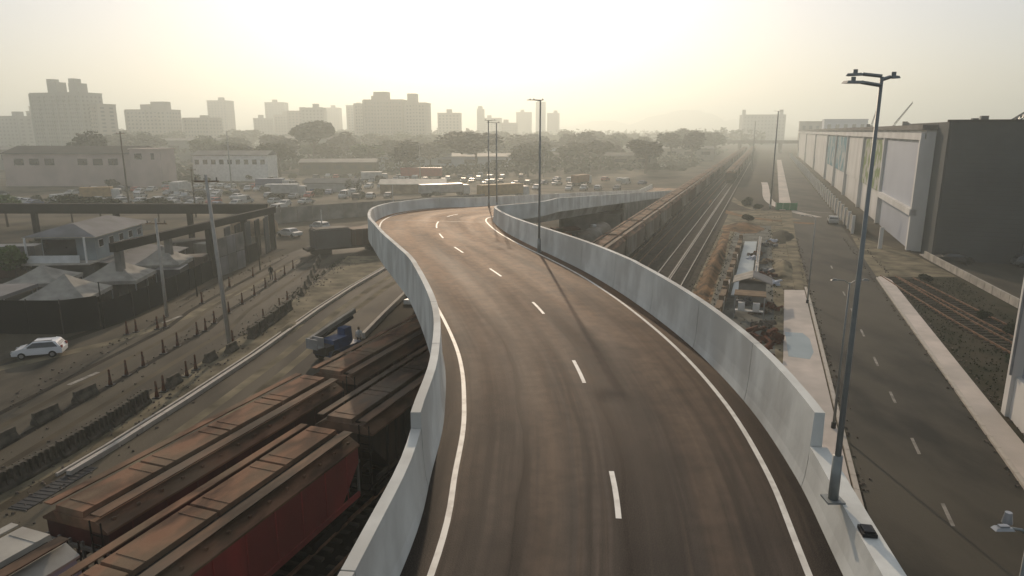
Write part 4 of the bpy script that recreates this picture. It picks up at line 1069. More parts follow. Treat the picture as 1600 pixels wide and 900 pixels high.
# distant wood as one mass
me_w = MB(); rr_ = random.Random(5)
for i in range(30000):
    y = rr_.uniform(660, 1800); x = rr_.uniform(-.75, .36) * y; h = 13 + 5 * math.sin(x * .02) * math.sin(y * .013 + 1) + rr_.uniform(-3, 3)
    z = rr_.uniform(.3, 1) * h; s = rr_.uniform(1.6, 3.6); u = Vector((rr_.uniform(-1, 1), rr_.uniform(-1, 1), rr_.uniform(-.4, .4))).normalized() * s; w = Vector((rr_.uniform(-1, 1), rr_.uniform(-1, 1), rr_.uniform(.2, 1))).normalized() * s * .8; p = Vector((x, y, z))
    me_w.quad(p - u, p + w, p + u, p - w)
tag(me_w.build('distant_woodland', M['foliage']), kind='stuff')
# bushes on the right-hand siding and on the site
for k, (x, y, s) in enumerate(((47.5, 76.6, .9), (42.8, 56, .8), (43.8, 61, .7), (36.2, 45.5, .8), (38.5, 42, 1.0), (37.5, 48.5, .6), (33.3, 42.2, .45), (55, 160, 1.6), (54.5, 151, 1.2), (45, 130, 1.4))):
    t = empty('bush', (x, y, .01), 0, ['round bush at the near end of the depot yard', 'bush among the weeds right of the rusty siding', 'small bush between the siding and the pale wall', 'bush beside the pavement next to the big white pier', 'wide bush at the foot of the big white pier', 'low bush beside the rusty siding', 'tiny bush growing on the right pavement', 'big scrubby bush by the green hoarding', 'scrubby bush below the green hoarding', 'bush beside the curved dirt tracks'][k], 'bush')
    c = bpy.data.objects.new('foliage', CR[(k * 2) % 6]); col.objects.link(c); c.parent = t; c.scale = (s, s, s * .7); c.location = (0, 0, s * .5)
gm = MB()
for i in range(3500):
    r_ = rnd.random()
    if r_ < .6: y = rnd.uniform(40, 79); p = tk(rnd.uniform(16.0, 24), y)
    elif r_ < .8: y = rnd.uniform(56, 92); p = Vector((-22.9 - (y - 56) * .01 + rnd.gauss(0, .25), y, 0))
    else: y = rnd.uniform(60, 120); p = tk(rnd.choice((-6.9, -4.3, 1.9)) + rnd.gauss(0, .3), y)
    s = rnd.uniform(.04, .10); a_ = rnd.uniform(0, 3.14); gm.quad((p.x - s * math.cos(a_), p.y - s * math.sin(a_), .01), (p.x + s * math.cos(a_), p.y + s * math.sin(a_), .01), (p.x + s * .3, p.y + rnd.uniform(-s, s), s * 1.9))
tag(gm.build('weeds', M['foliage']), kind='stuff')

# ------------------------------------------------------------------ buildings
def facade(name, parent, m, x0, x1, z0, z1, y, nx, nz, wx, wz, axis='y', sgn=-1, stuff=True, frame=None):
    mb = MB()
    for i in range(nx):
        for j in range(nz):
            x = x0 + (x1 - x0) * (i + .5) / nx; z = z0 + (z1 - z0) * (j + .5) / nz
            if axis == 'y': mb.box(x, y + sgn * .03, z, wx, .10, wz)
            else: mb.box(y + sgn * .03, x, z, .10, wx, wz)
            if not stuff:
                mb.build(name, m, parent); mb = MB()
    if stuff: tag(mb.build(name, m, parent), kind='stuff')
def block(x, y, w, d, h, rz, m, label, floors, bays, tops=(), cat_='apartment block', name='apartment_block', group=None, balc=True):
    t = empty(name, (x, y, 0), rz, label, cat_, group)
    MB().box(0, 0, h / 2, w, d, h).build('wall', M[m], t)
    MB().box(0, 0, h + .35, w + .5, d + .5, .7).build('parapet', M[m], t)
    facade('windows', t, M['farglass'], -w / 2 + .6, w / 2 - .6, 1.2, h - .8, -d / 2, bays, floors, (w / bays) * .42, (h / floors) * .42)
    facade('windows', t, M['farglass'], -d / 2 + .6, d / 2 - .6, 1.2, h - .8, w / 2, max(2, bays // 2), floors, (d / max(2, bays // 2)) * .4, (h / floors) * .42, 'x', 1)
    if balc:
        b = MB(); nb = max(1, bays // 4)
        for i in range(nb):
            for j in range(1, floors): b.box(-w / 2 + w * (i + .5) / nb, -d / 2 - .5, h * j / floors + .3, w / nb * .28, 1.0, 1.1)
        tag(b.build('balconies', M[m], t), kind='stuff')
        for i in range(nb + 1): MB().box(-w / 2 + w * i / nb * .999, -d / 2 - .3, h / 2, 1.2, .7, h).build('pilaster', M[m], t)
    for (tx, tw, td, th) in tops:
        MB().box(tx, 0, h + .7 + th / 2, tw, td, th).build('roof_tank_house', M[m], t)
    return t
block(-306, 474, 21, 18, 41, R(-14), 'towerA', 'tall pale green grey apartment tower, left half of the big twin at left', 15, 10, ((3, 7, 8, 7), (0, 4, 6, 9)))
block(-286, 468, 19, 18, 41, R(-14), 'towerA', 'tall pale green grey apartment tower, right half of the big twin at left', 15, 10, ((0, 7, 8, 6), (-2, 4, 6, 9)))
block(-273, 470, 7, 16, 34, R(-14), 'towerB', 'narrow cream wing against the right side of the big twin tower', 13, 3, ())
block(-100, 560, 31, 18, 40.5, R(-6), 'towerC', 'wide brown grey apartment block with roof houses in the centre', 14, 12, ((-3, 11, 9, 6), (-9, 4, 5, 3)))
block(-74, 556, 16, 20, 38, R(-6), 'towerB', 'cream apartment block attached right of the wide centre block', 14, 6, ((-4, 7, 8, 7),))
block(-127, 600, 10, 14, 39, R(-6), 'towerB', 'pale slim block peeping out left of the wide centre block', 14, 4, ())
block(-285, 560, 34, 20, 33, R(-8), 'towerB', 'long cream apartment block with arched roof house right of the big twin', 11, 10, ((-4, 8, 8, 4), (7, 12, 8, 6)))
block(-253, 575, 22, 20, 27, R(-8), 'towerB', 'lower cream block stepping down right of the arched one', 9, 8, ((2, 5, 6, 2),))
tw = [(-268, 760, 20, 18, 30, 'towerA'), (-240, 740, 18, 18, 33, 'towerB'), (-210, 700, 22, 18, 36, 'towerC'), (-226, 820, 16, 16, 40, 'towerA'), (-180, 640, 20, 18, 37, 'towerA'), (-167, 760, 20, 20, 42, 'towerB'), (-140, 800, 24, 20, 40, 'towerB'), (-120, 840, 18, 18, 36, 'towerA'), (-62, 700, 22, 18, 34, 'towerB'), (-40, 900, 8, 10, 44, 'towerA'), (-28, 960, 26, 18, 34, 'towerB'), (18, 1050, 22, 18, 44, 'towerB'), (44, 1080, 12, 14, 60, 'towerA'), (60, 1020, 16, 16, 42, 'towerB'), (-420, 640, 30, 20, 34, 'towerB'), (-395, 560, 24, 20, 28, 'towerA'), (-460, 700, 26, 20, 40, 'towerB'), (-330, 800, 22, 20, 50, 'towerB'), (-300, 900, 24, 20, 52, 'towerA'), (-366, 700, 22, 18, 36, 'towerC'), (-250, 980, 22, 20, 48, 'towerB'), (-205, 940, 26, 20, 50, 'towerA'), (-5, 820, 20, 18, 26, 'towerB')]
wh = ['far left edge', 'left of the big twin tower', 'between the big twin and the centre blocks', 'right of the centre blocks', 'beyond the lamp poles']
for k, (x, y, w, d, h, m) in enumerate(tw):
    r_ = x / y; zone = wh[0 if r_ < -.62 else 1 if r_ < -.5 else 2 if r_ < -.19 else 3 if r_ < -.03 else 4]
    tone = {'towerA': 'greyish', 'towerB': 'cream', 'towerC': 'brownish'}[m]
    block(x, y, w, d, h, R(rnd.uniform(-15, 15)), m, 'hazy %s block, %s and %s, %d storeys, %s' % (tone, 'slim' if w < 17 else 'broad' if w > 21 else 'square', 'farthest' if y > 850 else 'farther' if y > 680 else 'nearer', round(h / 3), zone), max(6, int(h / 3)), 6, ((rnd.uniform(-3, 3), 5, 6, 3.5),), group='hazy skyline blocks', balc=False)
# big industrial block near the vanishing point
t = block(322, 905, 52, 30, 37, R(-10), 'towerA', 'wide hazy block with two corner turrets at the end of the railway', 8, 12, (), balc=False)
for s in (-1, 1): MB().box(s * 23, 0, 40.5, 4, 4, 7).build('corner_turret', M['towerA'], t)
block(232, 490, 27, 20, 24.5, R(-20), 'bluepanel', 'pale blue box shaped block above the white warehouse roof', 3, 5, (), balc=False, cat_='industrial block')
block(238, 560, 16, 20, 24, R(-20), 'towerB', 'small hazy block left of the pale blue box block', 3, 3, (), balc=False, cat_='industrial block')
# low houses and sheds in the middle distance
def shed(x, y, w, d, h, rz, wm, rm, label, wins=0, hip=1.6):
    t = empty('low_building', (x, y, 0), rz, label, 'building')
    MB().box(0, 0, h / 2, w, d, h).build('wall', M[wm], t)
    b = MB(); b.profx([(-d / 2 - .5, h), (0, h + hip), (d / 2 + .5, h), (d / 2 + .5, h - .15), (-d / 2 - .5, h - .15)], -w / 2 - .4, w / 2 + .4); b.build('roof', M[rm], t)
    for k in range(wins): MB().box(-w / 2 + w * (k + .5) / wins, -d / 2 - .03, h * .62, w / wins * .5, .08, h * .28).build('window', M['glass'], t)
    return t
t = shed(-139, 226, 42, 16, 10.2, R(0), 'pinkwall', 'roofdark', 'long two storey pink grey factory with dark roof and square windows', 0, 2.2)
for k in range(3):
    MB().box(-16 + 4.8 * k, -8.04, 7.6, 3.0, .1, 2.0).build('window', M['glass'], t)
    MB().box(4 + 4.8 * k, -8.04, 7.6, 3.0, .1, 2.0).build('window', M['glass'], t)
t = empty('stair_tower', (-113.5, 219.5, 0), R(0), 'pink grey square annex with two small dark windows at the factory end', 'building')
MB().box(0, 0, 5.7, 9.6, 9, 11.4).build('wall', M['pinkwall'], t); MB().box(0, 0, 11.6, 10.1, 9.5, .4).build('parapet', M['pinkwall'], t)
MB().box(-2.2, -4.52, 9.4, 2.2, .1, 1.8).build('window', M['glass'], t); MB().box(2.2, -4.52, 9.4, 1.0, .1, 1.9).build('window', M['glass'], t)
t = shed(-98, 246, 26, 10, 9.0, R(0), 'white', 'roofmid', 'long white two storey building right of the pink factory', 0, 1.4)
for k in range(9): MB().box(-11.5 + 2.85 * k, -5.03, 6.6, 1.5, .08, 1.6).build('window', M['glass'], t)
low = [(-160, 172, 20, 12, 5, 'concd', 'roofmid'), (-150, 146, 22, 12, 4.5, 'white', 'roofdark'), (-122, 150, 16, 10, 3.6, 'white', 'roofmid'), (-112, 138, 12, 6, 3.2, 'bluepanel', 'roofmid'), (-185, 290, 30, 16, 8, 'towerC', 'roofmid'), (-235, 320, 40, 18, 9, 'towerB', 'roofmid'), (-190, 400, 60, 20, 12, 'towerA', 'roofmid'), (-120, 420, 44, 20, 13, 'towerA', 'roofmid'),
       (-30, 320, 60, 16, 6, 'bluepanel', 'roofmid'), (40, 330, 54, 14, 6, 'concd', 'roofdark'), (25, 400, 70, 18, 8, 'bluepanel', 'roofmid'), (95, 420, 50, 16, 7, 'towerB', 'roofmid'), (-60, 400, 40, 16, 9, 'towerB', 'roofmid'), (-28, 196, 18, 7, 2.6, 'wood', 'roofpale'), (-52, 200, 15, 6, 2.6, 'silver', 'roofmid'), (-70, 282, 30, 12, 5, 'weeds', 'roofmid'), (120, 520, 60, 18, 8, 'towerA', 'roofmid'), (150, 640, 70, 20, 9, 'towerB', 'roofmid'), (-250, 250, 26, 16, 7, 'concd', 'roofdark'), (-210, 215, 24, 14, 6, 'towerC', 'roofdark')]
lbl = ['low concrete house with metal roof at the left edge', 'white walled shed with dark roof at the left edge', 'small white shed below the pink factory', 'small blue grey shed in front of the factory', 'brown grey house behind the pink factory', 'long cream house at the far left behind the factory', 'long pale building at the foot of the big twin tower', 'long pale building below the hazy skyline blocks',
       'long blue grey warehouse in the tree belt behind the red trailer', 'long dark roofed warehouse right of the middle lamp pole', 'second blue grey warehouse deep in the tree belt', 'cream warehouse near the long train', 'cream warehouse in front of the centre blocks', 'low shed with pale roof in the vehicle yard', 'grey open shed in the vehicle yard, left of the pale roofed one', 'weathered shed under the wide trees at the back of the yard', 'hazy grey warehouse beside the far train', 'hazy cream warehouse farthest along the railway', 'dark roofed house at the far left edge', 'brownish dark roofed house left of the factory']
for k, (x, y, w, d, h, wm, rm) in enumerate(low): shed(x, y, w, d, h, R(rnd.uniform(-6, 6)), wm, rm, lbl[k], 5 if h > 4 else 0, 1.2)
# concrete wall and hoarding behind the left avenue
t = empty('boundary_wall', (0, 0, 0), 0, 'long dull grey wall running behind the avenue to the viaduct bend', 'wall')
for k in range(16):
    x = -45 + k * 2.5; y = 128 + k * 1.9; MB().box(x, y, 1.5, 3.05, .18, 3.0, math.atan2(1.9, 2.5)).build('wall_panel', M['concd'], t)

# right side: white warehouse, dark cladded building, white wall, near building
t = empty('warehouse', tk(22.3, 98), TROT, 'long white warehouse with painted panels and flat roof beside the street', 'warehouse')
WLn, WH = 420, 17.2            # local x along the street, +y towards the street
MB().box(WLn / 2, -16, WH / 2, WLn, 32, WH).build('wall', M['whwall'], t)
MB().box(WLn / 2, -16, WH + .35, WLn + .8, 33.4, .7).build('roof', M['roofmid'], t)
MB().box(WLn / 2, .42, WH - .9, WLn, .5, 1.0).build('fascia', M['whwall'], t)
seg = [0, 32, 62, 95, 128, 163, 230, 310, 404]
pm = [M['bluepanel'], M['murg'], M['whwall'], M['murb'], M['murb'], M['whwall']]
for k, x in enumerate(seg):
    MB().box(x + .5, .35, WH / 2 - .6, 1.0, .7, WH - 1.4).build('pier', M['whwall'], t)
    if k < len(seg) - 1:
        x2 = seg[k + 1]
        mm = pm[k] if k < len(pm) else M['whwall']
        MB().box((x + 1 + x2) / 2, .12, 10.6, x2 - x - 1.6, .22, 9.6).build('wall_panel', mm, t)
MB().box(16.5, .45, 5.6, 33, .9, .9).build('canopy', M['whwall'], t)
MB().box(16, .12, 2.6, 27, .2, 5.0).build('roller_door', M['bluepanel'], t)
for k in range(7): MB().box(14 + 22 * k, -10 - (k % 3) * 4, WH + 1.4, 1.0, 1.0, 1.4).build('roof_vent', M['greyp'], t)
MB().box(1.0, 4.0, 1.6, .5, .5, 3.2).build('gate_post', M['whwall'], t)
t = empty('cladded_building', (56.9, 91.3, 0), R(-20.07), 'huge dark grey building with ribbed cladding on the right', 'industrial building')
Wd, Hd = 70, 18.2
MB().box(Wd / 2, 14, Hd / 2, Wd, 28, Hd).build('wall', M['shutterdark'], t)
mb = MB()
n = 0
for k in range(30): MB().box(Wd / 2, -.06, .9 + k * .59, Wd - .1, .10, .42).build('cladding_strip', M['shutterdark'], t)
for k in range(8): MB().box(.3 + k * 9.9, -.18, Hd / 2, .22, .2, Hd - .1).build('pilaster', M['shutterdark'], t)
MB().box(Wd / 2, 0, Hd + .12, Wd + .4, .7, .3).build('coping', M['roofdark'], t)
for k in range(4): MB().box(17 + 4.0 * k + (k % 2), 6, Hd + .6, 1.0, 1.0, 1.2).build('roof_vent', M['greyp'], t)
for k in range(3):
    b_ = MB().box(0, 0, 1.0, 2.4, 1.6, 2.0).tube([(0, 0, 2.0), (0, 0, 2.5)], .4, 8).build('skip', M['black']); b_.location = (64.8 + 3.0 * k + 5, 83.8 - 1.1 * k, .012); b_.rotation_euler = (0, 0, R(-20)); tag(b_, ['left of three black skips at the foot of the dark building', 'middle of three black skips at the foot of the dark building', 'right of three black skips at the foot of the dark building'][k], 'skip')
t = empty('low_wall', (0, 0, 0), 0, 'low pale concrete wall along the depot yard on the right', 'wall')
for k in range(14):
    y = 66 + k * 2.0; x0 = 26.0 - (y - 66) / 29 * 3.2; p = tk(x0, y); MB().box(p.x, p.y, .45, 1.95, .18, .9, TROT + .1).build('wall_panel', M['kerb'], t)
t = empty('compound_wall', (0, 0, 0), 0, 'long white compound wall with posts in front of the warehouse', 'wall')
for k in range(62):
    y = 115.5 + k * 6.0; x0 = 15.9 + k * .012; p = tk(x0, y + 3)
    MB().box(p.x, p.y, 1.4, 6.0, .2, 2.8, TROT).build('wall_panel', M['tent'] if k < 40 else M['whwall'], t)
    p = tk(x0 - .12, y); MB().box(p.x, p.y, 1.55, .4, .45, 3.1, TROT).build('post', M['whwall'], t)
t = empty('green_hoarding', tk(5.5, 151), R(-12), 'bright green low hoarding closing the end of the pale pavement', 'hoarding')
for k in range(3): MB().box(-1.5 + 1.45 * k, 0, .8, 1.4, .08, 1.6).build('panel', M['green'], t)
for s in (-2.3, 2.2): MB().box(s, .2, .85, .1, .1, 1.7).build('post', M['green'], t)
t = empty('corner_building', tk(15.95, 39.6), TROT, 'tall grey building with a white concrete corner pier at the right picture edge', 'building')
MB().box(-14, -12, 8.6, 27.4, 23, 17.2).build('wall', M['bluepanel'], t)
MB().box(-.35, -.35, 8.8, .75, .8, 17.6).build('pier', M['whwall'], t)
MB().box(-9, -.25, 8.8, .75, .6, 17.6).build('pier', M['whwall'], t)
MB().box(-14, -.35, 1.3, 27, .4, 2.6).build('plinth', M['whwall'], t)
MB().box(-.1, -12, 8.8, .2, 22, 17).build('side_wall', M['whwall'], t)
MB().tube([(-.8, .14, 2.7), (-.8, .14, 17)], .08, 8).build('downpipe', M['silver'], t)
# cranes above the roofs
def crane(x, y, z0, z1, jx, jz, label, r=.5):
    t = empty('crane', (x, y, 0), 0, label, 'crane')
    MB().tube([(0, 0, 0), (0, 0, z0)], r * 1.4, 6).build('mast', M['greyp'], t)
    b = MB()
    A, B = Vector((0, 0, z0)), Vector((jx, 0, z1))
    for (dy, dz) in ((-.6, 0), (.6, 0), (0, .9)): b.tube([A + Vector((0, dy * r * 2, dz * r * 2)), B + Vector((0, dy * r, dz * r))], r * .28, 4)
    for k in range(12):
        p, q = A.lerp(B, k / 12), A.lerp(B, (k + 1) / 12); b.tube([p + Vector((0, -.6 * r * 2, 0)), q + Vector((0, 0, 1.6 * r))], r * .16, 4); b.tube([p + Vector((0, .6 * r * 2, 0)), q + Vector((0, 0, 1.6 * r))], r * .16, 4)
    b.build('boom', M['orange' if r > .6 else 'greyp'], t)
crane(106, 150, 18, 24.5, 9.5, 24.5, 'orange crane boom rising behind the dark building', .55)
crane(196, 360, 20, 31, 8, 31, 'thin crane above the warehouse roof, right one of the pair', .5)
crane(187, 365, 20, 31, 2.5, 31, 'thin crane above the warehouse roof, left one of the pair', .5)
# overpass across the far tracks
t = empty('overpass', (0, 0, 0), 0, 'hazy road overpass crossing above the tracks in the distance', 'overpass')
MB().box(235, 560, 8.2, 260, 9, 1.6, R(-4)).build('deck', M['concd'], t)
MB().box(235, 555.3, 9.5, 260, .3, 1.0, R(-4)).build('railing', M['concd'], t)
for k in range(8): MB().box(120 + 32 * k, 568 - 2.2 * k, 3.7, 1.6, 5, 7.4, R(-4)).build('pier', M['concd'], t)
# mobile access platform truck (blue) on the access road
t = empty('platform_truck', (-13.4, 50.4, .02), R(60), 'blue lifting machine with a long raised pale boom on the access road', 'lifting machine'); t.scale = (.82, .82, .82)
MB().box(0, 0, .85, 4.2, 1.9, .5).build('chassis', M['bluep'], t)
MB().box(-.4, 0, 1.5, 2.2, 1.7, .95, 0, .85).build('engine_housing', M['blue'], t)
MB().box(1.25, .35, 1.75, 1.1, 1.0, 1.5, 0, .85).build('cab', M['blue'], t)
MB().box(1.27, .35, 2.05, 1.0, .92, .6, 0, .9).build('cab_window', M['glass'], t)
for xx in (-1.4, 1.4):
    for s in (-1, 1): MB().tube([(xx, s * .95 - .2, .55), (xx, s * .95 + .2, .55)], .55, 14).build('wheel', M['tyre'], t)
MB().box(.5, 1.15, 2.75, 6.6, .34, .42, R(2), 1, R(-12)).build('boom', M['tent'], t)
MB().box(.5, 1.15, 2.35, 5.6, .5, .3, R(2), 1, R(-12)).build('boom_cradle', M['black'], t)
MB().box(-2.8, .1, 1.6, .9, 1.4, .1).box(-3.2, .1, 2.05, .06, 1.4, .9).box(-2.4, .1, 2.05, .06, 1.4, .9).build('basket', M['silver'], t)
MB().box(-1.9, 0, 1.2, 1.0, 1.7, .8).build('counterweight', M['black'], t)
make_person(-12.3, 52.6, R(200), M['white'], M['black'], 'worker in a pale shirt standing on the road beside the blue machine')
# steel grate and kerb well at the lower end of the access road
t = empty('drain_grate', (-22.35, 30.4, 0), R(78), 'long dark steel drain grate set at the end of the white kerb', 'grate')
MB().box(0, 0, .03, 4.2, 1.0, .05).build('frame', M['black'], t)
for k in range(14): MB().box(-1.95 + .3 * k, 0, .06, .05, .9, .03).build('bar', M['black'], t)

# ------------------------------------------------------------------ construction strip between tracks and street
t = empty('trench_wall', (0, 0, 0), 0, 'rough concrete trench wall with upright bars along the building site, left side', 'wall')
for k in range(18):
    y = 57 + k * 2.7; p = tk(-3.3 + .03 * k, y); h = .9 + .3 * ((k * 7) % 3) / 2
    MB().box(p.x, p.y, h / 2, 2.7, .55, h, TROT).build('wall_block', M['wood'] if k % 3 else M['kerb'], t)
    if k % 2: MB().box(p.x, p.y, h + .25, .9, .5, .5, TROT).build('formwork_board', M['wood'], t)
t = empty('trench_wall', (0, 0, 0), 0, 'low concrete trench wall of the building site, right side towards the street', 'wall')
for k in range(15):
    y = 70 + k * 2.5; p = tk(-.1 + .02 * k, y); MB().box(p.x, p.y, .45, 2.45, .4, .9, TROT).build('wall_block', M['kerb'], t)
    if k % 3 == 0: MB().box(p.x, p.y, 1.3, .15, .15, 1.2, TROT).build('upright_post', M['white'], t)
s_ = MB().prism([tk(-2.5, 70), tk(-.5, 70), tk(-.3, 106), tk(-2.2, 106)], .012, .16).build('slab', M['wet']); tag(s_, kind='structure')
t = empty('site_hut', tk(-.3, 68.5), TROT, 'small site hut with a two sided pale board roof in the building site', 'hut')
MB().box(0, 0, 1.0, 2.8, 2.6, 2.0).build('wall', M['concd'], t)
for s, m in ((-1, 'greyroof'), (1, 'tent')):
    MB().quad((-1.8, 0, 2.8), (1.8, 0, 2.8), (1.8, s * 1.9, 2.1), (-1.8, s * 1.9, 2.1)).quad((-1.8, 0, 2.74), (1.8, 0, 2.74), (1.8, s * 1.9, 2.04), (-1.8, s * 1.9, 2.04)).build('roof_board', M[m], t)
t = empty('open_shelter', tk(-.4, 62.2), TROT, 'open shelter with pale shelves in front of the site hut', 'shelter')
MB().box(0, 0, 2.2, 2.2, 2.8, .1).build('roof', M['wood'], t)
for sx in (-1, 1):
    for sy in (-1.3, 1.3): MB().box(sx, sy, 1.1, .1, .1, 2.2).build('post', M['silver'], t)
MB().box(-.7, 0, .7, .5, 2.5, .08).build('shelf', M['white'], t)
for q in ((-.7, .7), (-.7, -.6)): MB().box(q[0], q[1], 1.1, .6, .6, .7).build('crate', M['white'], t)
for k in range(16):
    y = 58 + (k * 37 % 50); x0 = (-1.2 + (k * 13 % 9) * .35) if k % 2 else (1.0 + (k % 5) * .3)
    c = MB(); rr2 = random.Random(k)
    for j in range(9): c.box(rr2.uniform(-.9, .9), rr2.uniform(-.6, .6), rr2.uniform(.1, .45), rr2.uniform(.3, 1.3), rr2.uniform(.15, .5), rr2.uniform(.1, .5), rr2.uniform(0, 3), .8, rr2.uniform(-.5, .5))
    o = c.build('scrap_heap', [M['rubble'], M['rustjunk'], M['greyp'], M['wood'], M['bluepanel']][k % 5]); o.location = tk(x0, y, .01); o.rotation_euler = (0, 0, k); tag(o, '%s heap of scrap and boards on the building site between the tracks and the street' % ['stone coloured', 'rusty red', 'dark grey', 'brown timber', 'pale blue'][k % 5], 'scrap heap', 'heaps on the building site'); o['kind'] = 'stuff'
for k in range(3):
    c = MB(); rr2 = random.Random(40 + k)
    for j in range(14): c.box(rr2.uniform(-1, 1), rr2.uniform(-1.4, 1.4), rr2.uniform(.1, .9), rr2.uniform(.4, 1.5), rr2.uniform(.2, .5), rr2.uniform(.1, .5), rr2.uniform(0, 3), .8, rr2.uniform(-.5, .5))
    o = c.build('scrap_heap', M['rustjunk']); o.location = tk((.2, 1.3, .4)[k], (51.5, 54.5, 48)[k], .01); tag(o, 'heap of rusty red scrap seen just over the right parapet', 'scrap heap', 'rusty heaps by the parapet'); o['kind'] = 'stuff'
# mounds of earth: displaced low heaps
def mound(x, y, rx, ry, h, m, rz=0, seed=1):
    r = random.Random(seed); n, k = 18, 6; mb = MB(); mb.v.append((0, 0, h))
    for j in range(1, k + 1):
        for i in range(n):
            a_ = 2 * math.pi * i / n; q = j / k; jit = r.uniform(.85, 1.12)
            mb.v.append((rx * q * math.cos(a_) * jit, ry * q * math.sin(a_) * jit, h * (math.cos(q * math.pi) * .5 + .5) * r.uniform(.8, 1.1) if j < k else -.05))
    for i in range(n): mb.f.append((0, 1 + i, 1 + (i + 1) % n))
    for j in range(k - 1):
        for i in range(n):
            a1, b1 = 1 + j * n + i, 1 + j * n + (i + 1) % n; mb.f.append((a1, a1 + n, b1 + n, b1))
    o = mb.build('earth_mound', m, None, True); o.location = (x, y, 0); o.rotation_euler = (0, 0, rz); return tag(o, kind='structure')
p = tk(-5.5, 88); mound(p.x, p.y, 32, .95, .9, M['dirt'], TROT, 3)
p = tk(3.4, 85); mound(p.x, p.y, 9, 1.4, .8, M['sand'], TROT, 5)
p = tk(-3, 122); mound(p.x, p.y, 7, 4, 1.0, M['dirt'], TROT, 6)
p = tk(4.0, 112); mound(p.x, p.y, 9, 2.0, .9, M['weeds'], TROT, 7)
mound(-19.6, 58, 1.0, 3.2, .45, M['sand'], 0, 8)
# far hills
for k, (x, y, rx, ry, h) in enumerate(((760, 3100, 420, 300, 135), (1080, 3200, 500, 300, 90), (430, 3300, 380, 250, 80), (-900, 3500, 900, 300, 110))):
    o = mound(x, y, rx, ry, h * .8, M['hill'], 0, 20 + k); o.name = 'hill'

o = MB().prism([(-10.9, 66.6), (-9.3, 66.4), (-9.2, 67.9), (-10.1, 68.0)], .03, .5).build('tarpaulin', M['white']); tag(o, 'small white tarpaulin on the ground right below the left parapet', 'tarpaulin')

# bushes and weeds spread between the parked vehicles
for i in range(34):
    x, y = rnd.uniform(-125, -12), rnd.uniform(140, 285); s = rnd.uniform(1.0, 2.6)
    t = empty('bush', (x, y, .01), rnd.uniform(0, 6), 'dark bush growing among the parked vehicles of the yard', 'bush', 'bushes in the vehicle yard')
    c = bpy.data.objects.new('foliage', CR[i % 6]); col.objects.link(c); c.parent = t; c.scale = (s * 1.3, s * 1.1, s * .8); c.location = (0, 0, s * .5)
ug = MB(); rr_ = random.Random(9)
for i in range(26000):
    y = rr_.uniform(268, 680); x = rr_.uniform(-.72, .34) * y
    if x > -27 + K * y - 8: continue
    if math.sin(x * .045 + 2) * math.sin(y * .03) < -.25: continue
    z = rr_.uniform(.1, 1) ** 1.3 * (4 + 3 * math.sin(x * .06) + 2 * math.sin(y * .05)); s = rr_.uniform(.7, 1.9)
    u = Vector((rr_.uniform(-1, 1), rr_.uniform(-1, 1), rr_.uniform(-.4, .4))).normalized() * s; w = Vector((rr_.uniform(-1, 1), rr_.uniform(-1, 1), rr_.uniform(.2, 1))).normalized() * s * .8; q = Vector((x, y, max(z, .2)))
    ug.quad(q - u, q + w, q + u, q - w)
tag(ug.build('undergrowth', M['foliage']), kind='stuff')

for k, (x, y, L, m) in enumerate(((-66, 88, 8, 'greyp'), (-62, 80, 6, 'sidebrown'), (-72, 78, 7, 'sidegrey'), (-57, 92, 6, 'green'), (-80, 92, 9, 'greyp'), (-44, 93, 6, 'sidegrey'), (-60, 72, 6, 'bluep'), (-40.5, 91, 4, 'sidepale'))):
    t = empty('storage_container', (x, y, .01), R(8 + 9 * k), ['dark grey', 'brown', 'dark olive', 'green', 'long dark grey', 'grey brown', 'dark blue', 'pale grey'][k] + ' storage container standing inside the canopy structure', 'container')
    MB().box(0, 0, 1.25, L, 2.4, 2.5).build('body', M[m], t)
    for j in range(6): MB().box(-L / 2 + L * (j + .5) / 6, -1.22, 1.25, .12, .06, 2.3).build('rib', M[m], t)
for i in range(16):
    x, y = rnd.uniform(-95, -52), rnd.uniform(66, 98); s = rnd.uniform(1.0, 2.0)
    t = empty('bush', (x, y, .01), rnd.uniform(0, 6), 'dark bush growing in the shade of the canopy structure at the left edge', 'bush', 'bushes inside the canopy structure')
    c = bpy.data.objects.new('foliage', CR[i % 6]); col.objects.link(c); c.parent = t; c.scale = (s * 1.3, s * 1.1, s * .8); c.location = (0, 0, s * .5)
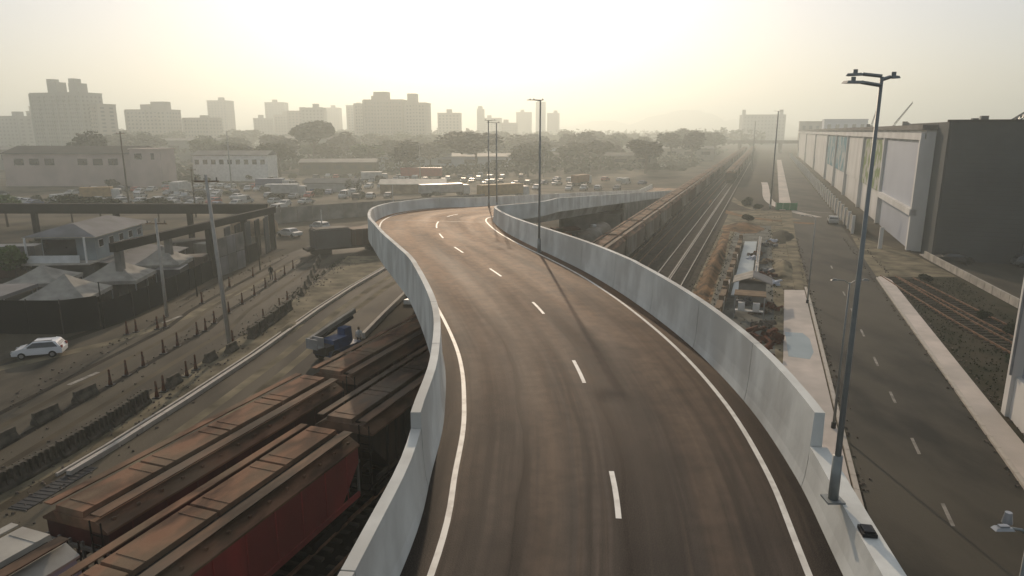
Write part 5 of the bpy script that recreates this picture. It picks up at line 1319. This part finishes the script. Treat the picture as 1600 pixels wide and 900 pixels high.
# worn tyre tracks and patches on the avenue and the access road: thin sheets of darker or paler surface
def wear(pts, w, m, z=.0175):
    A, B = [], []
    for i, q in enumerate(pts):
        a_, b_ = Vector((*pts[min(i + 1, len(pts) - 1)], z)), Vector((*pts[max(i - 1, 0)], z)); d = (a_ - b_).normalized(); s_ = Vector((-d.y, d.x, 0)) * w * .5 * (1 if 0 < i < len(pts) - 1 else .15)
        c = Vector((*q, z)); A.append(c + s_); B.append(c - s_)
    return tag(MB().strip(A, B).build('worn_track', m), kind='structure')
for k, off in enumerate((1.6, 3.4, 5.6, 7.2)):
    wear([(-25.3 - off + .06 * (y - 25) * (1 if y < 60 else 0) + (.035 * 35 * 1 if y >= 60 else 0), y) for y in range(22, 96, 6)], .5, M['ballast' if k % 2 else 'yard'], .0155 + .001 * k)
wear([(-46, 40), (-38, 47), (-33, 54), (-30.5, 62), (-29.5, 74), (-29, 92)], 1.2, M['sand'], .0165)
for off in (2.2, 4.0):
    wear([(a[0] + (b[0] - a[0]) * off / 8, a[1]) for a, b in zip(RLa[1:9], RLb[1:9])], .7, M['sand'], .0195)

lt = MB()
for i in range(2200):
    q = rnd.random()
    if q < .45: y = rnd.uniform(26, 95); x = rnd.choice((-23.4, -22.6, -21.9, -27.4, -32.5)) + rnd.gauss(0, .7)
    elif q < .7: y = rnd.uniform(30, 150); v_ = tk(rnd.uniform(-4.5, 5.6), y); x = v_.x
    else: y = rnd.uniform(30, 110); v_ = tk(rnd.choice((5.9, 13.6, 15.9)) + abs(rnd.gauss(0, .25)), y); x = v_.x
    s = rnd.uniform(.02, .09); lt.box(x, y, .03 + s * .4, s * 2, s * 1.4, s, rnd.uniform(0, 3), .7)
tag(lt.build('gravel_litter', M['rubble']), kind='stuff')

# ------------------------------------------------------------------ haze over the whole place
hz = MB().box(0, 1950, 64, 6960, 4700, 130).build('haze', bpy.data.materials.new('haze_air'))
hm = hz.data.materials[0]; hm.use_nodes = True
hn, hl = hm.node_tree.nodes, hm.node_tree.links
hn.remove(hn['Principled BSDF'])
pv = hn.new('ShaderNodeVolumePrincipled')
pv.inputs['Color'].default_value = (0.76, 0.835, 0.815, 1)
pv.inputs['Density'].default_value = 0.0011
pv.inputs['Anisotropy'].default_value = 0.55
hl.new(pv.outputs[0], hn['Material Output'].inputs['Volume'])
tag(hz, kind='stuff')
